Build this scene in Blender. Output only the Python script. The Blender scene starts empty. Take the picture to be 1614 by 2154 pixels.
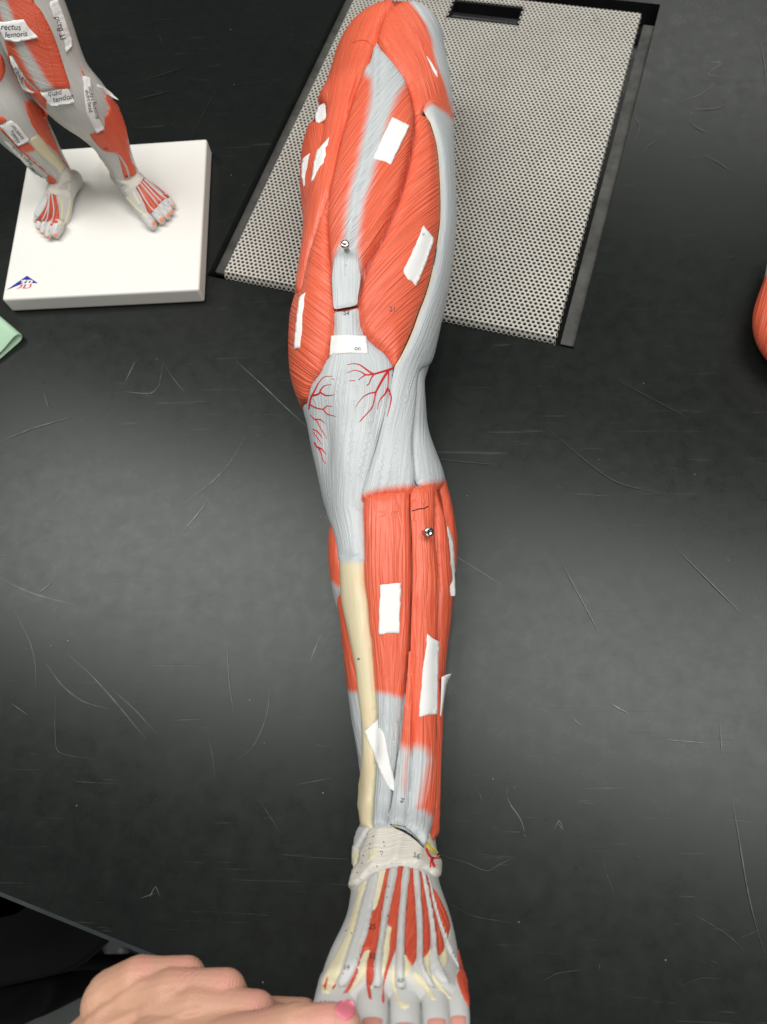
import bpy, bmesh, math, random
import numpy as np
from mathutils import Vector, Matrix, geometry
from mathutils.bvhtree import BVHTree

random.seed(7); np.random.seed(7)
S = bpy.context.scene
COL = S.collection

# ------------------------------------------------------------------ camera
H = 0.65                      # camera height above the table (m)
F = 1500.0                    # focal length in photograph pixels
W0, H0 = 1614.0, 2154.0
CX, CY = 807.0, 1077.0
NADIR = (950.0, 1690.0)
_n = np.array([NADIR[0]-CX, NADIR[1]-CY, F]); _n /= np.linalg.norm(_n)
_up = -_n
_y = np.array([0, -1.0, 0]); _y = _y-_up*np.dot(_y, _up); _y /= np.linalg.norm(_y)
_x = np.cross(_y, _up)
R = np.array([_x, _y, _up])          # rows: world axes in camera coords (right, down, forward)
EYE = np.array([0, 0, H])
cam = bpy.data.cameras.new('camera'); camo = bpy.data.objects.new('camera', cam); COL.objects.link(camo)
camo.matrix_world = Matrix(((R[0,0], -R[0,1], -R[0,2], 0), (R[1,0], -R[1,1], -R[1,2], 0), (R[2,0], -R[2,1], -R[2,2], H), (0,0,0,1)))
cam.sensor_fit = 'VERTICAL'; cam.sensor_height = 34.6; cam.sensor_width = 25.9
cam.lens = F/H0*34.6
cam.clip_start = 0.02; cam.clip_end = 50
cam.dof.use_dof = True; cam.dof.focus_distance = 0.62; cam.dof.aperture_fstop = 7.0
S.camera = camo
S.render.resolution_x = 767; S.render.resolution_y = 1024

# ------------------------------------------------------------------ light: classroom ceiling panels and an added fill
wd = bpy.data.worlds.new('World'); S.world = wd; wd.use_nodes = True
wd.node_tree.nodes['Background'].inputs[0].default_value = (0.95, 1.0, 1.0, 1)
wd.node_tree.nodes['Background'].inputs[1].default_value = 0.05
def panel(name, loc, sx, sy, power, col=(1, .985, .955), look=None):
    l = bpy.data.lights.new(name, 'AREA'); l.shape = 'RECTANGLE'; l.size = sx; l.size_y = sy; l.energy = power; l.color = col
    o = bpy.data.objects.new(name, l); COL.objects.link(o); o.location = loc
    if look is not None:
        d = Vector(look)-Vector(loc); o.rotation_euler = d.to_track_quat('-Z', 'Y').to_euler()
    return o
for _x, _y, _p, _s in ((-1.30, 0.98, 45, 2.0), (0.85, 0.50, 36, 1.8), (1.5, 3.9, 22, 1.8), (0.5, -2.4, 54, 2.6)):  # the last one, behind the camera, is an added fill for the floor
    _o = panel('panel_or_fill', (_x, _y, 2.3), _s, 0.95, _p); _o.rotation_euler = (0, 0, math.radians(-15.2))
S.view_settings.view_transform = 'Standard'; S.view_settings.look = 'None'
S.view_settings.exposure = 0.08; S.view_settings.gamma = 1.0
S.view_settings.use_curve_mapping = False

# ------------------------------------------------------------------ pixel <-> world helpers
def ray(px):
    return R @ np.array([px[0]-CX, px[1]-CY, F])
def unproj(px, z):
    w = ray(px); t = (z-H)/w[2]
    return EYE+w*t
def proj(P):
    c = (np.asarray(P)-EYE) @ R
    return np.stack([CX+F*c[..., 0]/c[..., 2], CY+F*c[..., 1]/c[..., 2]], -1)
def depth(P):
    return ((np.asarray(P)-EYE) @ R)[..., 2]
def smooth1(a, s):
    k = np.exp(-0.5*(np.arange(-3*s, 3*s+1)/s)**2); k /= k.sum()
    p = np.pad(a, (3*s, 3*s), mode='reflect', reflect_type='odd')
    return np.convolve(p, k, 'valid')
def catmull(pts, closed=True, step=3.5, sharp=False):
    P = np.array(pts, float); n = len(P); out = []
    segs = n if closed else n-1
    for i in range(segs):
        p1, p2 = P[i], P[(i+1) % n]
        p0 = P[(i-1) % n] if closed or i > 0 else 2*p1-p2
        p3 = P[(i+2) % n] if closed or i < n-2 else 2*p2-p1
        m = max(1, int(np.linalg.norm(p2-p1)/step))
        for k in range(m):
            t = k/m
            if sharp: out.append(p1+(p2-p1)*t); continue
            # centripetal-ish: damp tangents on uneven spacing
            d1 = np.linalg.norm(p2-p1); t1 = (p2-p0); t2 = (p3-p1)
            l1 = np.linalg.norm(t1)+1e-9; l2 = np.linalg.norm(t2)+1e-9
            m1 = t1/l1*d1*0.85*abs(np.dot(t1/l1, (p2-p1)/(d1+1e-9))); m2 = t2/l2*d1*0.85*abs(np.dot(t2/l2, (p2-p1)/(d1+1e-9)))
            h00 = 2*t**3-3*t**2+1; h10 = t**3-2*t**2+t; h01 = -2*t**3+3*t**2; h11 = t**3-t**2
            out.append(h00*p1+h10*m1+h01*p2+h11*m2)
    if not closed: out.append(P[-1])
    return np.array(out)
def seg_dist(P, poly, closed=True):
    A = poly; B = np.roll(poly, -1, 0) if closed else poly[1:]
    if not closed: A = poly[:-1]
    best = np.full(len(P), 1e9)
    for i in range(0, len(A), 64):
        a = A[i:i+64][None]; b = B[i:i+64][None]; ab = b-a
        t = np.clip(((P[:, None]-a)*ab).sum(-1)/((ab**2).sum(-1)+1e-12), 0, 1)
        best = np.minimum(best, np.sqrt((((P[:, None]-a)-ab*t[..., None])**2).sum(-1)).min(1))
    return best
def inside(P, poly):
    x, y = P[:, 0], P[:, 1]; r = np.zeros(len(P), bool); n = len(poly); j = n-1
    for i in range(n):
        xi, yi = poly[i]; xj, yj = poly[j]
        if yi != yj:
            r ^= ((yi > y) != (yj > y)) & (x < (xj-xi)*(y-yi)/(yj-yi)+xi)
        j = i
    return r
def sdist(P, poly):
    d = seg_dist(P, poly); return np.where(inside(P, poly), d, -d)
def sstep(a, b, x):
    t = np.clip((x-a)/(b-a), 0, 1); return t*t*(3-2*t)
def soft_poly(P, poly, soft):
    """1 inside the polygon, 0 outside, fading over +-soft pixels"""
    return sstep(-soft, soft, sdist(P, np.array(poly, float)))
def Z(pts, ox, oy, s):
    return [(ox+x/s, oy+y/s) for x, y in pts]

# ------------------------------------------------------------------ materials
def new_mat(name):
    m = bpy.data.materials.new(name); m.use_nodes = True
    nt = m.node_tree; b = nt.nodes['Principled BSDF']
    return m, nt, b
def N(nt, t, **kw):
    n = nt.nodes.new(t)
    for k, v in kw.items():
        if k == 'inp':
            for i, val in v.items(): n.inputs[i].default_value = val
        else: setattr(n, k, v)
    return n
def math_n(nt, op, a=None, b=None, c=None, clamp=False):
    n = nt.nodes.new('ShaderNodeMath'); n.operation = op; n.use_clamp = clamp
    for i, v in enumerate((a, b, c)):
        if v is None: continue
        if isinstance(v, (int, float)): n.inputs[i].default_value = v
        else: nt.links.new(v, n.inputs[i])
    return n.outputs[0]
def mix_n(nt, f, a, b):
    n = nt.nodes.new('ShaderNodeMix'); n.data_type = 'RGBA'
    for v, s in ((f, n.inputs[0]), (a, n.inputs[6]), (b, n.inputs[7])):
        if isinstance(v, (int, float)): s.default_value = v
        elif isinstance(v, tuple): s.default_value = (*v, 1)
        else: nt.links.new(v, s)
    return n.outputs[2]
def ramp_n(nt, fac, stops):
    n = nt.nodes.new('ShaderNodeValToRGB'); e = n.color_ramp.elements
    while len(e) < len(stops): e.new(0.5)
    for el, (p, c) in zip(e, stops):
        el.position = p; el.color = (c, c, c, 1) if isinstance(c, (int, float)) else (*c, 1)
    nt.links.new(fac, n.inputs[0]); return n.outputs[0]
def noise_n(nt, vec, scale, detail=2.0, rough=0.5, dist=0.0):
    n = nt.nodes.new('ShaderNodeTexNoise'); n.inputs['Scale'].default_value = scale; n.inputs['Detail'].default_value = detail
    n.inputs['Roughness'].default_value = rough; n.inputs['Distortion'].default_value = dist
    if vec is not None: nt.links.new(vec, n.inputs['Vector'])
    return n.outputs['Fac']
def bump_n(nt, b, h, strength, dist):
    n = nt.nodes.new('ShaderNodeBump'); n.inputs['Strength'].default_value = strength; n.inputs['Distance'].default_value = dist
    nt.links.new(h, n.inputs['Height']); nt.links.new(n.outputs[0], b.inputs['Normal']); return n

RED = (0.86, 0.155, 0.078); RED2 = (0.66, 0.100, 0.048)
WHITE = (0.56, 0.60, 0.61); CREAM = (0.74, 0.68, 0.46)
def mat_tissue(name, red=RED, red2=RED2, white=WHITE, lam=8.0, strength=0.55, dist=0.0012, feather=0.40):
    """painted plastic: muscle red fading into tendon white, with moulded fibres"""
    m, nt, b = new_mat(name)
    uv = N(nt, 'ShaderNodeUVMap', uv_map='fibre').outputs[0]
    sx = N(nt, 'ShaderNodeSeparateXYZ'); nt.links.new(uv, sx.inputs[0])
    u, v = sx.outputs[0], sx.outputs[1]
    cx = N(nt, 'ShaderNodeCombineXYZ'); nt.links.new(math_n(nt, 'MULTIPLY', u, 1/170.0), cx.inputs[0]); nt.links.new(math_n(nt, 'MULTIPLY', v, 1/lam), cx.inputs[1])
    fib = noise_n(nt, cx.outputs[0], 1.0, 1.0, 0.5)
    cx2 = N(nt, 'ShaderNodeCombineXYZ'); nt.links.new(math_n(nt, 'MULTIPLY', u, 1/70.0), cx2.inputs[0]); nt.links.new(math_n(nt, 'MULTIPLY', v, 2.3/lam), cx2.inputs[1])
    fine = noise_n(nt, cx2.outputs[0], 1.0, 2.0, 0.6)
    ridge = math_n(nt, 'SUBTRACT', 1.0, math_n(nt, 'ABSOLUTE', math_n(nt, 'MULTIPLY', math_n(nt, 'SUBTRACT', fib, 0.5), 5.0)), clamp=True)
    ridge = math_n(nt, 'POWER', ridge, 1.6)
    hgt = math_n(nt, 'ADD', math_n(nt, 'MULTIPLY', ridge, -0.75), math_n(nt, 'MULTIPLY', fine, 0.6))
    hgt = math_n(nt, 'ADD', hgt, math_n(nt, 'MULTIPLY', fib, 0.8))
    at = N(nt, 'ShaderNodeAttribute', attribute_name='w').outputs['Fac']
    wv = math_n(nt, 'ADD', at, math_n(nt, 'MULTIPLY', math_n(nt, 'SUBTRACT', fine, 0.5), feather*1.6))
    wv = ramp_n(nt, wv, [(0.12, 0.0), (0.88, 1.0)])
    # the attribute's pure ends stay pure
    g = N(nt, 'ShaderNodeNewGeometry')
    blot = noise_n(nt, g.outputs['Position'], 22.0, 3.0)
    redc = mix_n(nt, blot, red, red2)
    redc = mix_n(nt, math_n(nt, 'MULTIPLY', ramp_n(nt, fine, [(0.48, 0.0), (0.78, 1.0)]), 0.38), redc, (0.90, 0.30, 0.18))  # worn pale crests, heightened in colour to stand in for light on fibres
    whc = mix_n(nt, blot, white, tuple(c*0.88 for c in white))
    colr = mix_n(nt, wv, redc, whc)
    dirt = noise_n(nt, g.outputs['Position'], 160.0, 4.0, 0.7)
    colr = mix_n(nt, math_n(nt, 'MULTIPLY', ramp_n(nt, dirt, [(0.68, 0.0), (0.82, 1.0)]), 0.16), colr, (0.30, 0.26, 0.22))
    nt.links.new(colr, b.inputs['Base Color'])
    nt.links.new(ramp_n(nt, blot, [(0.3, 0.33), (0.7, 0.47)]), b.inputs['Roughness'])
    b.inputs['Specular IOR Level'].default_value = 0.42
    bump_n(nt, b, hgt, strength, dist)
    return m
def mat_plain(name, col, rough=0.5, spec=0.35, var=0.10, nscale=40.0, bump=0.15, bdist=0.0005, bscale=300.0, metal=0.0):
    m, nt, b = new_mat(name)
    g = N(nt, 'ShaderNodeNewGeometry')
    nz = noise_n(nt, g.outputs['Position'], nscale, 4.0, 0.6)
    c2 = tuple(c*(1-var*2) for c in col); c1 = tuple(min(1, c*(1+var)) for c in col)
    nt.links.new(mix_n(nt, nz, c1, c2), b.inputs['Base Color'])
    b.inputs['Roughness'].default_value = rough; b.inputs['Specular IOR Level'].default_value = spec; b.inputs['Metallic'].default_value = metal
    if bump: bump_n(nt, b, noise_n(nt, g.outputs['Position'], bscale, 3.0), bump, bdist)
    return m

M = {}
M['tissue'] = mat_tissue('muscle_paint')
M['tissue_groove_shade'] = mat_tissue('groove_shade_paint', red=(0.42, 0.055, 0.028), red2=(0.34, 0.042, 0.022))  # muscle red darkened so the gaps between muscles look shaded
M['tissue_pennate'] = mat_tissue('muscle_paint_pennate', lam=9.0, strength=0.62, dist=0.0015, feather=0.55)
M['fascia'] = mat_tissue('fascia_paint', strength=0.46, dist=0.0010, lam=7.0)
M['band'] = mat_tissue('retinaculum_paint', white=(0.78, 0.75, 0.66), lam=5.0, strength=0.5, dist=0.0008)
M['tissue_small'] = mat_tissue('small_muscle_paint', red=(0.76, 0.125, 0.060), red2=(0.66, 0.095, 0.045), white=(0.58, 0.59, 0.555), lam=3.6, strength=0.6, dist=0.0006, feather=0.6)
M['foot_grey'] = mat_plain('tendon_grey_paint', (0.60, 0.605, 0.59), 0.5, 0.3, 0.08, 60)
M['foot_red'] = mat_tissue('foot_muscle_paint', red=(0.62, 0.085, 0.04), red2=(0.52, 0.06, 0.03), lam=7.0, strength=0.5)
M['cream'] = mat_plain('bone_cream_paint', CREAM, 0.5, 0.3, 0.07, 50, 0.25, 0.0006, 220)
M['tibia'] = mat_tissue('tibia_paint', red=CREAM, red2=(0.63, 0.57, 0.36), white=(0.52, 0.57, 0.60), lam=9.0, strength=0.22, dist=0.0006, feather=0.15)
M['nail'] = mat_plain('toenail_paint', (0.66, 0.30, 0.24), 0.45, 0.35, 0.08)
M['nail_small'] = mat_plain('small_toenail_paint', (0.80, 0.30, 0.17), 0.45, 0.35, 0.05)
M['artery'] = mat_plain('artery_paint', (0.55, 0.02, 0.02), 0.4, 0.4, 0.08)
M['nerve'] = mat_plain('nerve_paint', (0.80, 0.62, 0.06), 0.4, 0.4, 0.05)
M['paper'] = mat_plain('label_paper', (0.83, 0.83, 0.81), 0.75, 0.15, 0.03, 60, 0.3, 0.0004, 160)
M['ink'] = mat_plain('pen_ink', (0.012, 0.012, 0.016), 0.5, 0.3, 0.05)
M['ink_faded'] = mat_plain('faded_pen_ink', (0.10, 0.095, 0.10), 0.6, 0.2, 0.2)
M['steel'] = mat_plain('pin_steel', (0.55, 0.53, 0.50), 0.22, 0.5, 0.1, 200, 0.05, metal=1.0)
M['base_white'] = mat_plain('white_base_plastic', (0.84, 0.83, 0.79), 0.45, 0.35, 0.02, 12, 0.06, 0.0004, 90)
def mat_base():
    m, nt, b = new_mat('white_base_plastic')
    tc = N(nt, 'ShaderNodeNewGeometry').outputs['Position']
    nz = noise_n(nt, tc, 9.0, 5.0, 0.65); sc = noise_n(nt, tc, 70.0, 6.0, 0.75, 1.0)
    c = mix_n(nt, nz, (0.86, 0.85, 0.82), (0.78, 0.755, 0.69))
    c = mix_n(nt, math_n(nt, 'MULTIPLY', ramp_n(nt, sc, [(0.68, 0.0), (0.80, 1.0)]), 0.45), c, (0.42, 0.40, 0.36))
    nt.links.new(c, b.inputs['Base Color']); b.inputs['Roughness'].default_value = 0.42
    bump_n(nt, b, sc, 0.08, 0.0004); return m
M['base_white'] = mat_base()
M['blue'] = mat_plain('logo_blue', (0.012, 0.02, 0.32), 0.4, 0.4, 0.03)
M['pink'] = mat_plain('logo_pink', (0.62, 0.06, 0.12), 0.4, 0.4, 0.05)
M['black'] = mat_plain('black_plastic', (0.010, 0.010, 0.011), 0.38, 0.4, 0.2, 30, 0.15, 0.0005, 150)
M['chair_black'] = mat_plain('matte_black_shell', (0.004, 0.004, 0.0045), 0.75, 0.12, 0.2, 30, 0)
M['edge_highlight'] = mat_plain('table_edge_highlight', (0.060, 0.068, 0.074), 0.5, 0.4, 0.25, 40, 0)  # lighter grey on the chamfer: the edge highlight put into the colour
M['dust'] = mat_plain('dusty_ledge', (0.085, 0.085, 0.078), 0.7, 0.3, 0.48, 45, 0.4, 0.001, 120)
M['seam'] = mat_plain('seam_dark', (0.055, 0.012, 0.008), 0.7, 0.2, 0.1)

def mat_grille():
    m, nt, b = new_mat('perforated_steel')
    g = N(nt, 'ShaderNodeNewGeometry')
    nz = noise_n(nt, g.outputs['Position'], 9.0, 5.0, 0.65)
    st = noise_n(nt, g.outputs['Position'], 55.0, 5.0, 0.7)
    c = mix_n(nt, nz, (0.68, 0.655, 0.59), (0.42, 0.40, 0.355))
    c = mix_n(nt, math_n(nt, 'MULTIPLY', ramp_n(nt, st, [(0.58, 0.0), (0.72, 1.0)]), 0.6), c, (0.27, 0.25, 0.21))
    nt.links.new(c, b.inputs['Base Color']); b.inputs['Metallic'].default_value = 0.12; b.inputs['Roughness'].default_value = 0.42
    return m
M['grille'] = mat_grille()

def mat_table():
    m, nt, b = new_mat('black_lab_resin')
    tc = N(nt, 'ShaderNodeNewGeometry').outputs['Position']
    big = noise_n(nt, tc, 5.0, 6.0, 0.62)
    mid = noise_n(nt, tc, 60.0, 6.0, 0.72, 0.3)
    fine = noise_n(nt, tc, 900.0, 3.0, 0.6)
    # long hair scratches: two stretched noises at different angles
    def hair(ang, sc, thr):
        mp = N(nt, 'ShaderNodeMapping'); nt.links.new(tc, mp.inputs[0]); mp.inputs['Rotation'].default_value = (0, 0, ang); mp.inputs['Scale'].default_value = (sc, sc*26, 1)
        n = noise_n(nt, mp.outputs[0], 1.0, 3.0, 0.6, 1.2)
        return ramp_n(nt, n, [(thr, 0.0), (thr+0.06, 1.0)])
    h = math_n(nt, 'ADD', hair(0.5, 7, 0.685), hair(-0.9, 9, 0.69)); h = math_n(nt, 'ADD', h, hair(1.35, 8, 0.70), clamp=True)
    vor = N(nt, 'ShaderNodeTexVoronoi', feature='F1'); vor.inputs['Scale'].default_value = 55.0; nt.links.new(tc, vor.inputs['Vector'])
    spk = ramp_n(nt, vor.outputs['Distance'], [(0.0, 1.0), (0.045, 0.0)])
    rnd = N(nt, 'ShaderNodeSeparateColor'); nt.links.new(vor.outputs['Color'], rnd.inputs[0])
    spk = math_n(nt, 'MULTIPLY', spk, math_n(nt, 'GREATER_THAN', rnd.outputs[0], 0.80))
    c = mix_n(nt, mid, (0.0060, 0.0072, 0.0068), (0.0105, 0.0120, 0.0112))
    c = mix_n(nt, math_n(nt, 'MULTIPLY', ramp_n(nt, big, [(0.45, 0.0), (0.75, 1.0)]), 0.25), c, (0.020, 0.021, 0.0195))
    c = mix_n(nt, math_n(nt, 'MULTIPLY', h, 0.22), c, (0.10, 0.10, 0.095))
    c = mix_n(nt, math_n(nt, 'MULTIPLY', spk, 0.8), c, (0.40, 0.39, 0.36))
    nt.links.new(c, b.inputs['Base Color'])
    r = math_n(nt, 'ADD', ramp_n(nt, mid, [(0.30, 0.262), (0.72, 0.335)]), math_n(nt, 'MULTIPLY', math_n(nt, 'SUBTRACT', big, 0.5), 0.12))
    nt.links.new(r, b.inputs['Roughness'])
    b.inputs['Specular IOR Level'].default_value = 0.36
    b.inputs['Specular Tint'].default_value = (0.93, 1.0, 0.96, 1)
    hh = math_n(nt, 'ADD', math_n(nt, 'MULTIPLY', fine, 0.3), math_n(nt, 'MULTIPLY', h, -0.5))
    bump_n(nt, b, hh, 0.12, 0.0006)
    return m
M['table'] = mat_table()
M['scratch'] = mat_plain('scratch_grey', (0.034, 0.035, 0.033), 0.30, 0.75, 0.35, 120, 0)
M['scratch_bright'] = mat_plain('scratch_pale', (0.18, 0.18, 0.17), 0.4, 0.5, 0.4, 120, 0)
def mat_floor():
    m, nt, b = new_mat('speckled_floor')
    tc = N(nt, 'ShaderNodeNewGeometry').outputs['Position']
    vor = N(nt, 'ShaderNodeTexVoronoi', feature='F1'); vor.inputs['Scale'].default_value = 38.0; nt.links.new(tc, vor.inputs['Vector'])
    rnd = N(nt, 'ShaderNodeSeparateColor'); nt.links.new(vor.outputs['Color'], rnd.inputs[0])
    spk = math_n(nt, 'MULTIPLY', ramp_n(nt, vor.outputs['Distance'], [(0.18, 1.0), (0.32, 0.0)]), math_n(nt, 'GREATER_THAN', rnd.outputs[0], 0.72))
    nz = noise_n(nt, tc, 12.0, 5.0, 0.65)
    c = mix_n(nt, nz, (0.085, 0.095, 0.09), (0.15, 0.16, 0.155))
    c = mix_n(nt, math_n(nt, 'MULTIPLY', spk, 0.7), c, (0.32, 0.33, 0.32))
    nt.links.new(c, b.inputs['Base Color']); b.inputs['Roughness'].default_value = 0.5
    return m
M['floor'] = mat_floor()
def mat_skin():
    m, nt, b = new_mat('skin')
    tc = N(nt, 'ShaderNodeNewGeometry').outputs['Position']
    a = noise_n(nt, tc, 38.0, 3.0); f = noise_n(nt, tc, 700.0, 4.0, 0.65)
    at = N(nt, 'ShaderNodeAttribute', attribute_name='blush').outputs['Fac']
    c = mix_n(nt, a, (0.72, 0.425, 0.295), (0.63, 0.335, 0.22))
    c = mix_n(nt, at, c, (0.76, 0.35, 0.29))
    c = mix_n(nt, math_n(nt, 'MULTIPLY', f, 0.2), c, (0.50, 0.24, 0.15))
    nt.links.new(c, b.inputs['Base Color']); b.inputs['Roughness'].default_value = 0.48
    b.inputs['Subsurface Weight'].default_value = 0.18; b.inputs['Subsurface Radius'].default_value = (0.010, 0.004, 0.002); b.inputs['Subsurface Scale'].default_value = 0.5
    vr = N(nt, 'ShaderNodeTexVoronoi', feature='DISTANCE_TO_EDGE'); vr.inputs['Scale'].default_value = 620.0; nt.links.new(tc, vr.inputs['Vector'])
    bump_n(nt, b, math_n(nt, 'ADD', math_n(nt, 'MULTIPLY', f, 0.6), math_n(nt, 'MULTIPLY', ramp_n(nt, vr.outputs['Distance'], [(0.0, 0.0), (0.25, 1.0)]), 0.5)), 0.35, 0.0006)
    return m
M['skin'] = mat_skin()
M['polish'] = mat_plain('pink_nail_polish', (0.74, 0.20, 0.26), 0.25, 0.5, 0.04)
M['mint'] = mat_plain('mint_cover', (0.50, 0.74, 0.53), 0.5, 0.3, 0.04, 30, 0.1, 0.0004, 400)

# ------------------------------------------------------------------ object helpers
def link(name, me, parent=None, mat=None, smooth=True):
    o = bpy.data.objects.new(name, me); COL.objects.link(o)
    if parent is not None: o.parent = parent
    if mat is not None: me.materials.append(M[mat] if isinstance(mat, str) else mat)
    if smooth and len(me.polygons): me.polygons.foreach_set('use_smooth', [True]*len(me.polygons))
    return o
def mesh_obj(name, V, Fc, parent=None, mat=None, smooth=True):
    me = bpy.data.meshes.new(name); me.from_pydata([tuple(map(float, v)) for v in V], [], [tuple(int(i) for i in f) for f in Fc]); me.update()
    return link(name, me, parent, mat, smooth)
def empty(name, label, cat, loc=(0, 0, 0), group=None):
    o = bpy.data.objects.new(name, None); COL.objects.link(o); o.empty_display_size = 0.02
    o['label'] = label; o['category'] = cat
    if group: o['group'] = group
    return o
def tag(o, label, cat): o['label'] = label; o['category'] = cat; return o
def structure(o): o['kind'] = 'structure'; return o
def set_attr(me, name, vals):
    a = me.attributes.new(name, 'FLOAT', 'POINT'); a.data.foreach_set('value', np.asarray(vals, np.float32))
def set_uv(me, uvs):
    l = me.uv_layers.new(name='fibre'); idx = np.zeros(len(me.loops), np.int32); me.loops.foreach_get('vertex_index', idx)
    l.data.foreach_set('uv', np.asarray(uvs, np.float32)[idx].ravel())
def bevel_box(bm, cx, cy, cz, sx, sy, sz, bev=0.0, seg=2, rot=0.0):
    r = bmesh.ops.create_cube(bm, size=1.0)
    vs = r['verts']
    for v in vs: v.co = Vector((v.co.x*sx, v.co.y*sy, v.co.z*sz))
    if bev > 0:
        es = list({e for v in vs for e in v.link_edges})
        g = bmesh.ops.bevel(bm, geom=es, offset=bev, segments=seg, affect='EDGES', profile=0.6)
        vs = list({v for f in g['faces'] for v in f.verts} | {v for v in vs if v.is_valid})
    c, s = math.cos(rot), math.sin(rot)
    for v in vs: v.co = Vector((v.co.x*c-v.co.y*s+cx, v.co.x*s+v.co.y*c+cy, v.co.z+cz))
    return vs
def bm_obj(name, bm, parent=None, mat=None, smooth=False):
    me = bpy.data.meshes.new(name); bm.to_mesh(me); bm.free(); return link(name, me, parent, mat, smooth)

class Bag:
    """collects triangles so that later things can be laid on the finished surface"""
    def __init__(self): self.V = []; self.F = []; self.n = 0; self.tree = None
    def add(self, V, Fc):
        self.V.extend([tuple(v) for v in V]); self.F.extend([tuple(int(i)+self.n for i in f) for f in Fc]); self.n = len(self.V); self.tree = None
    def cast(self, px):
        if self.tree is None: self.tree = BVHTree.FromPolygons(self.V, self.F)
        w = ray(px); d = Vector(w).normalized()
        h = self.tree.ray_cast(Vector(EYE), d)
        if h[0] is None: return None
        n = h[1]
        if n.dot(d) > 0: n = -n
        return np.array(h[0]), np.array(n)

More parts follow.
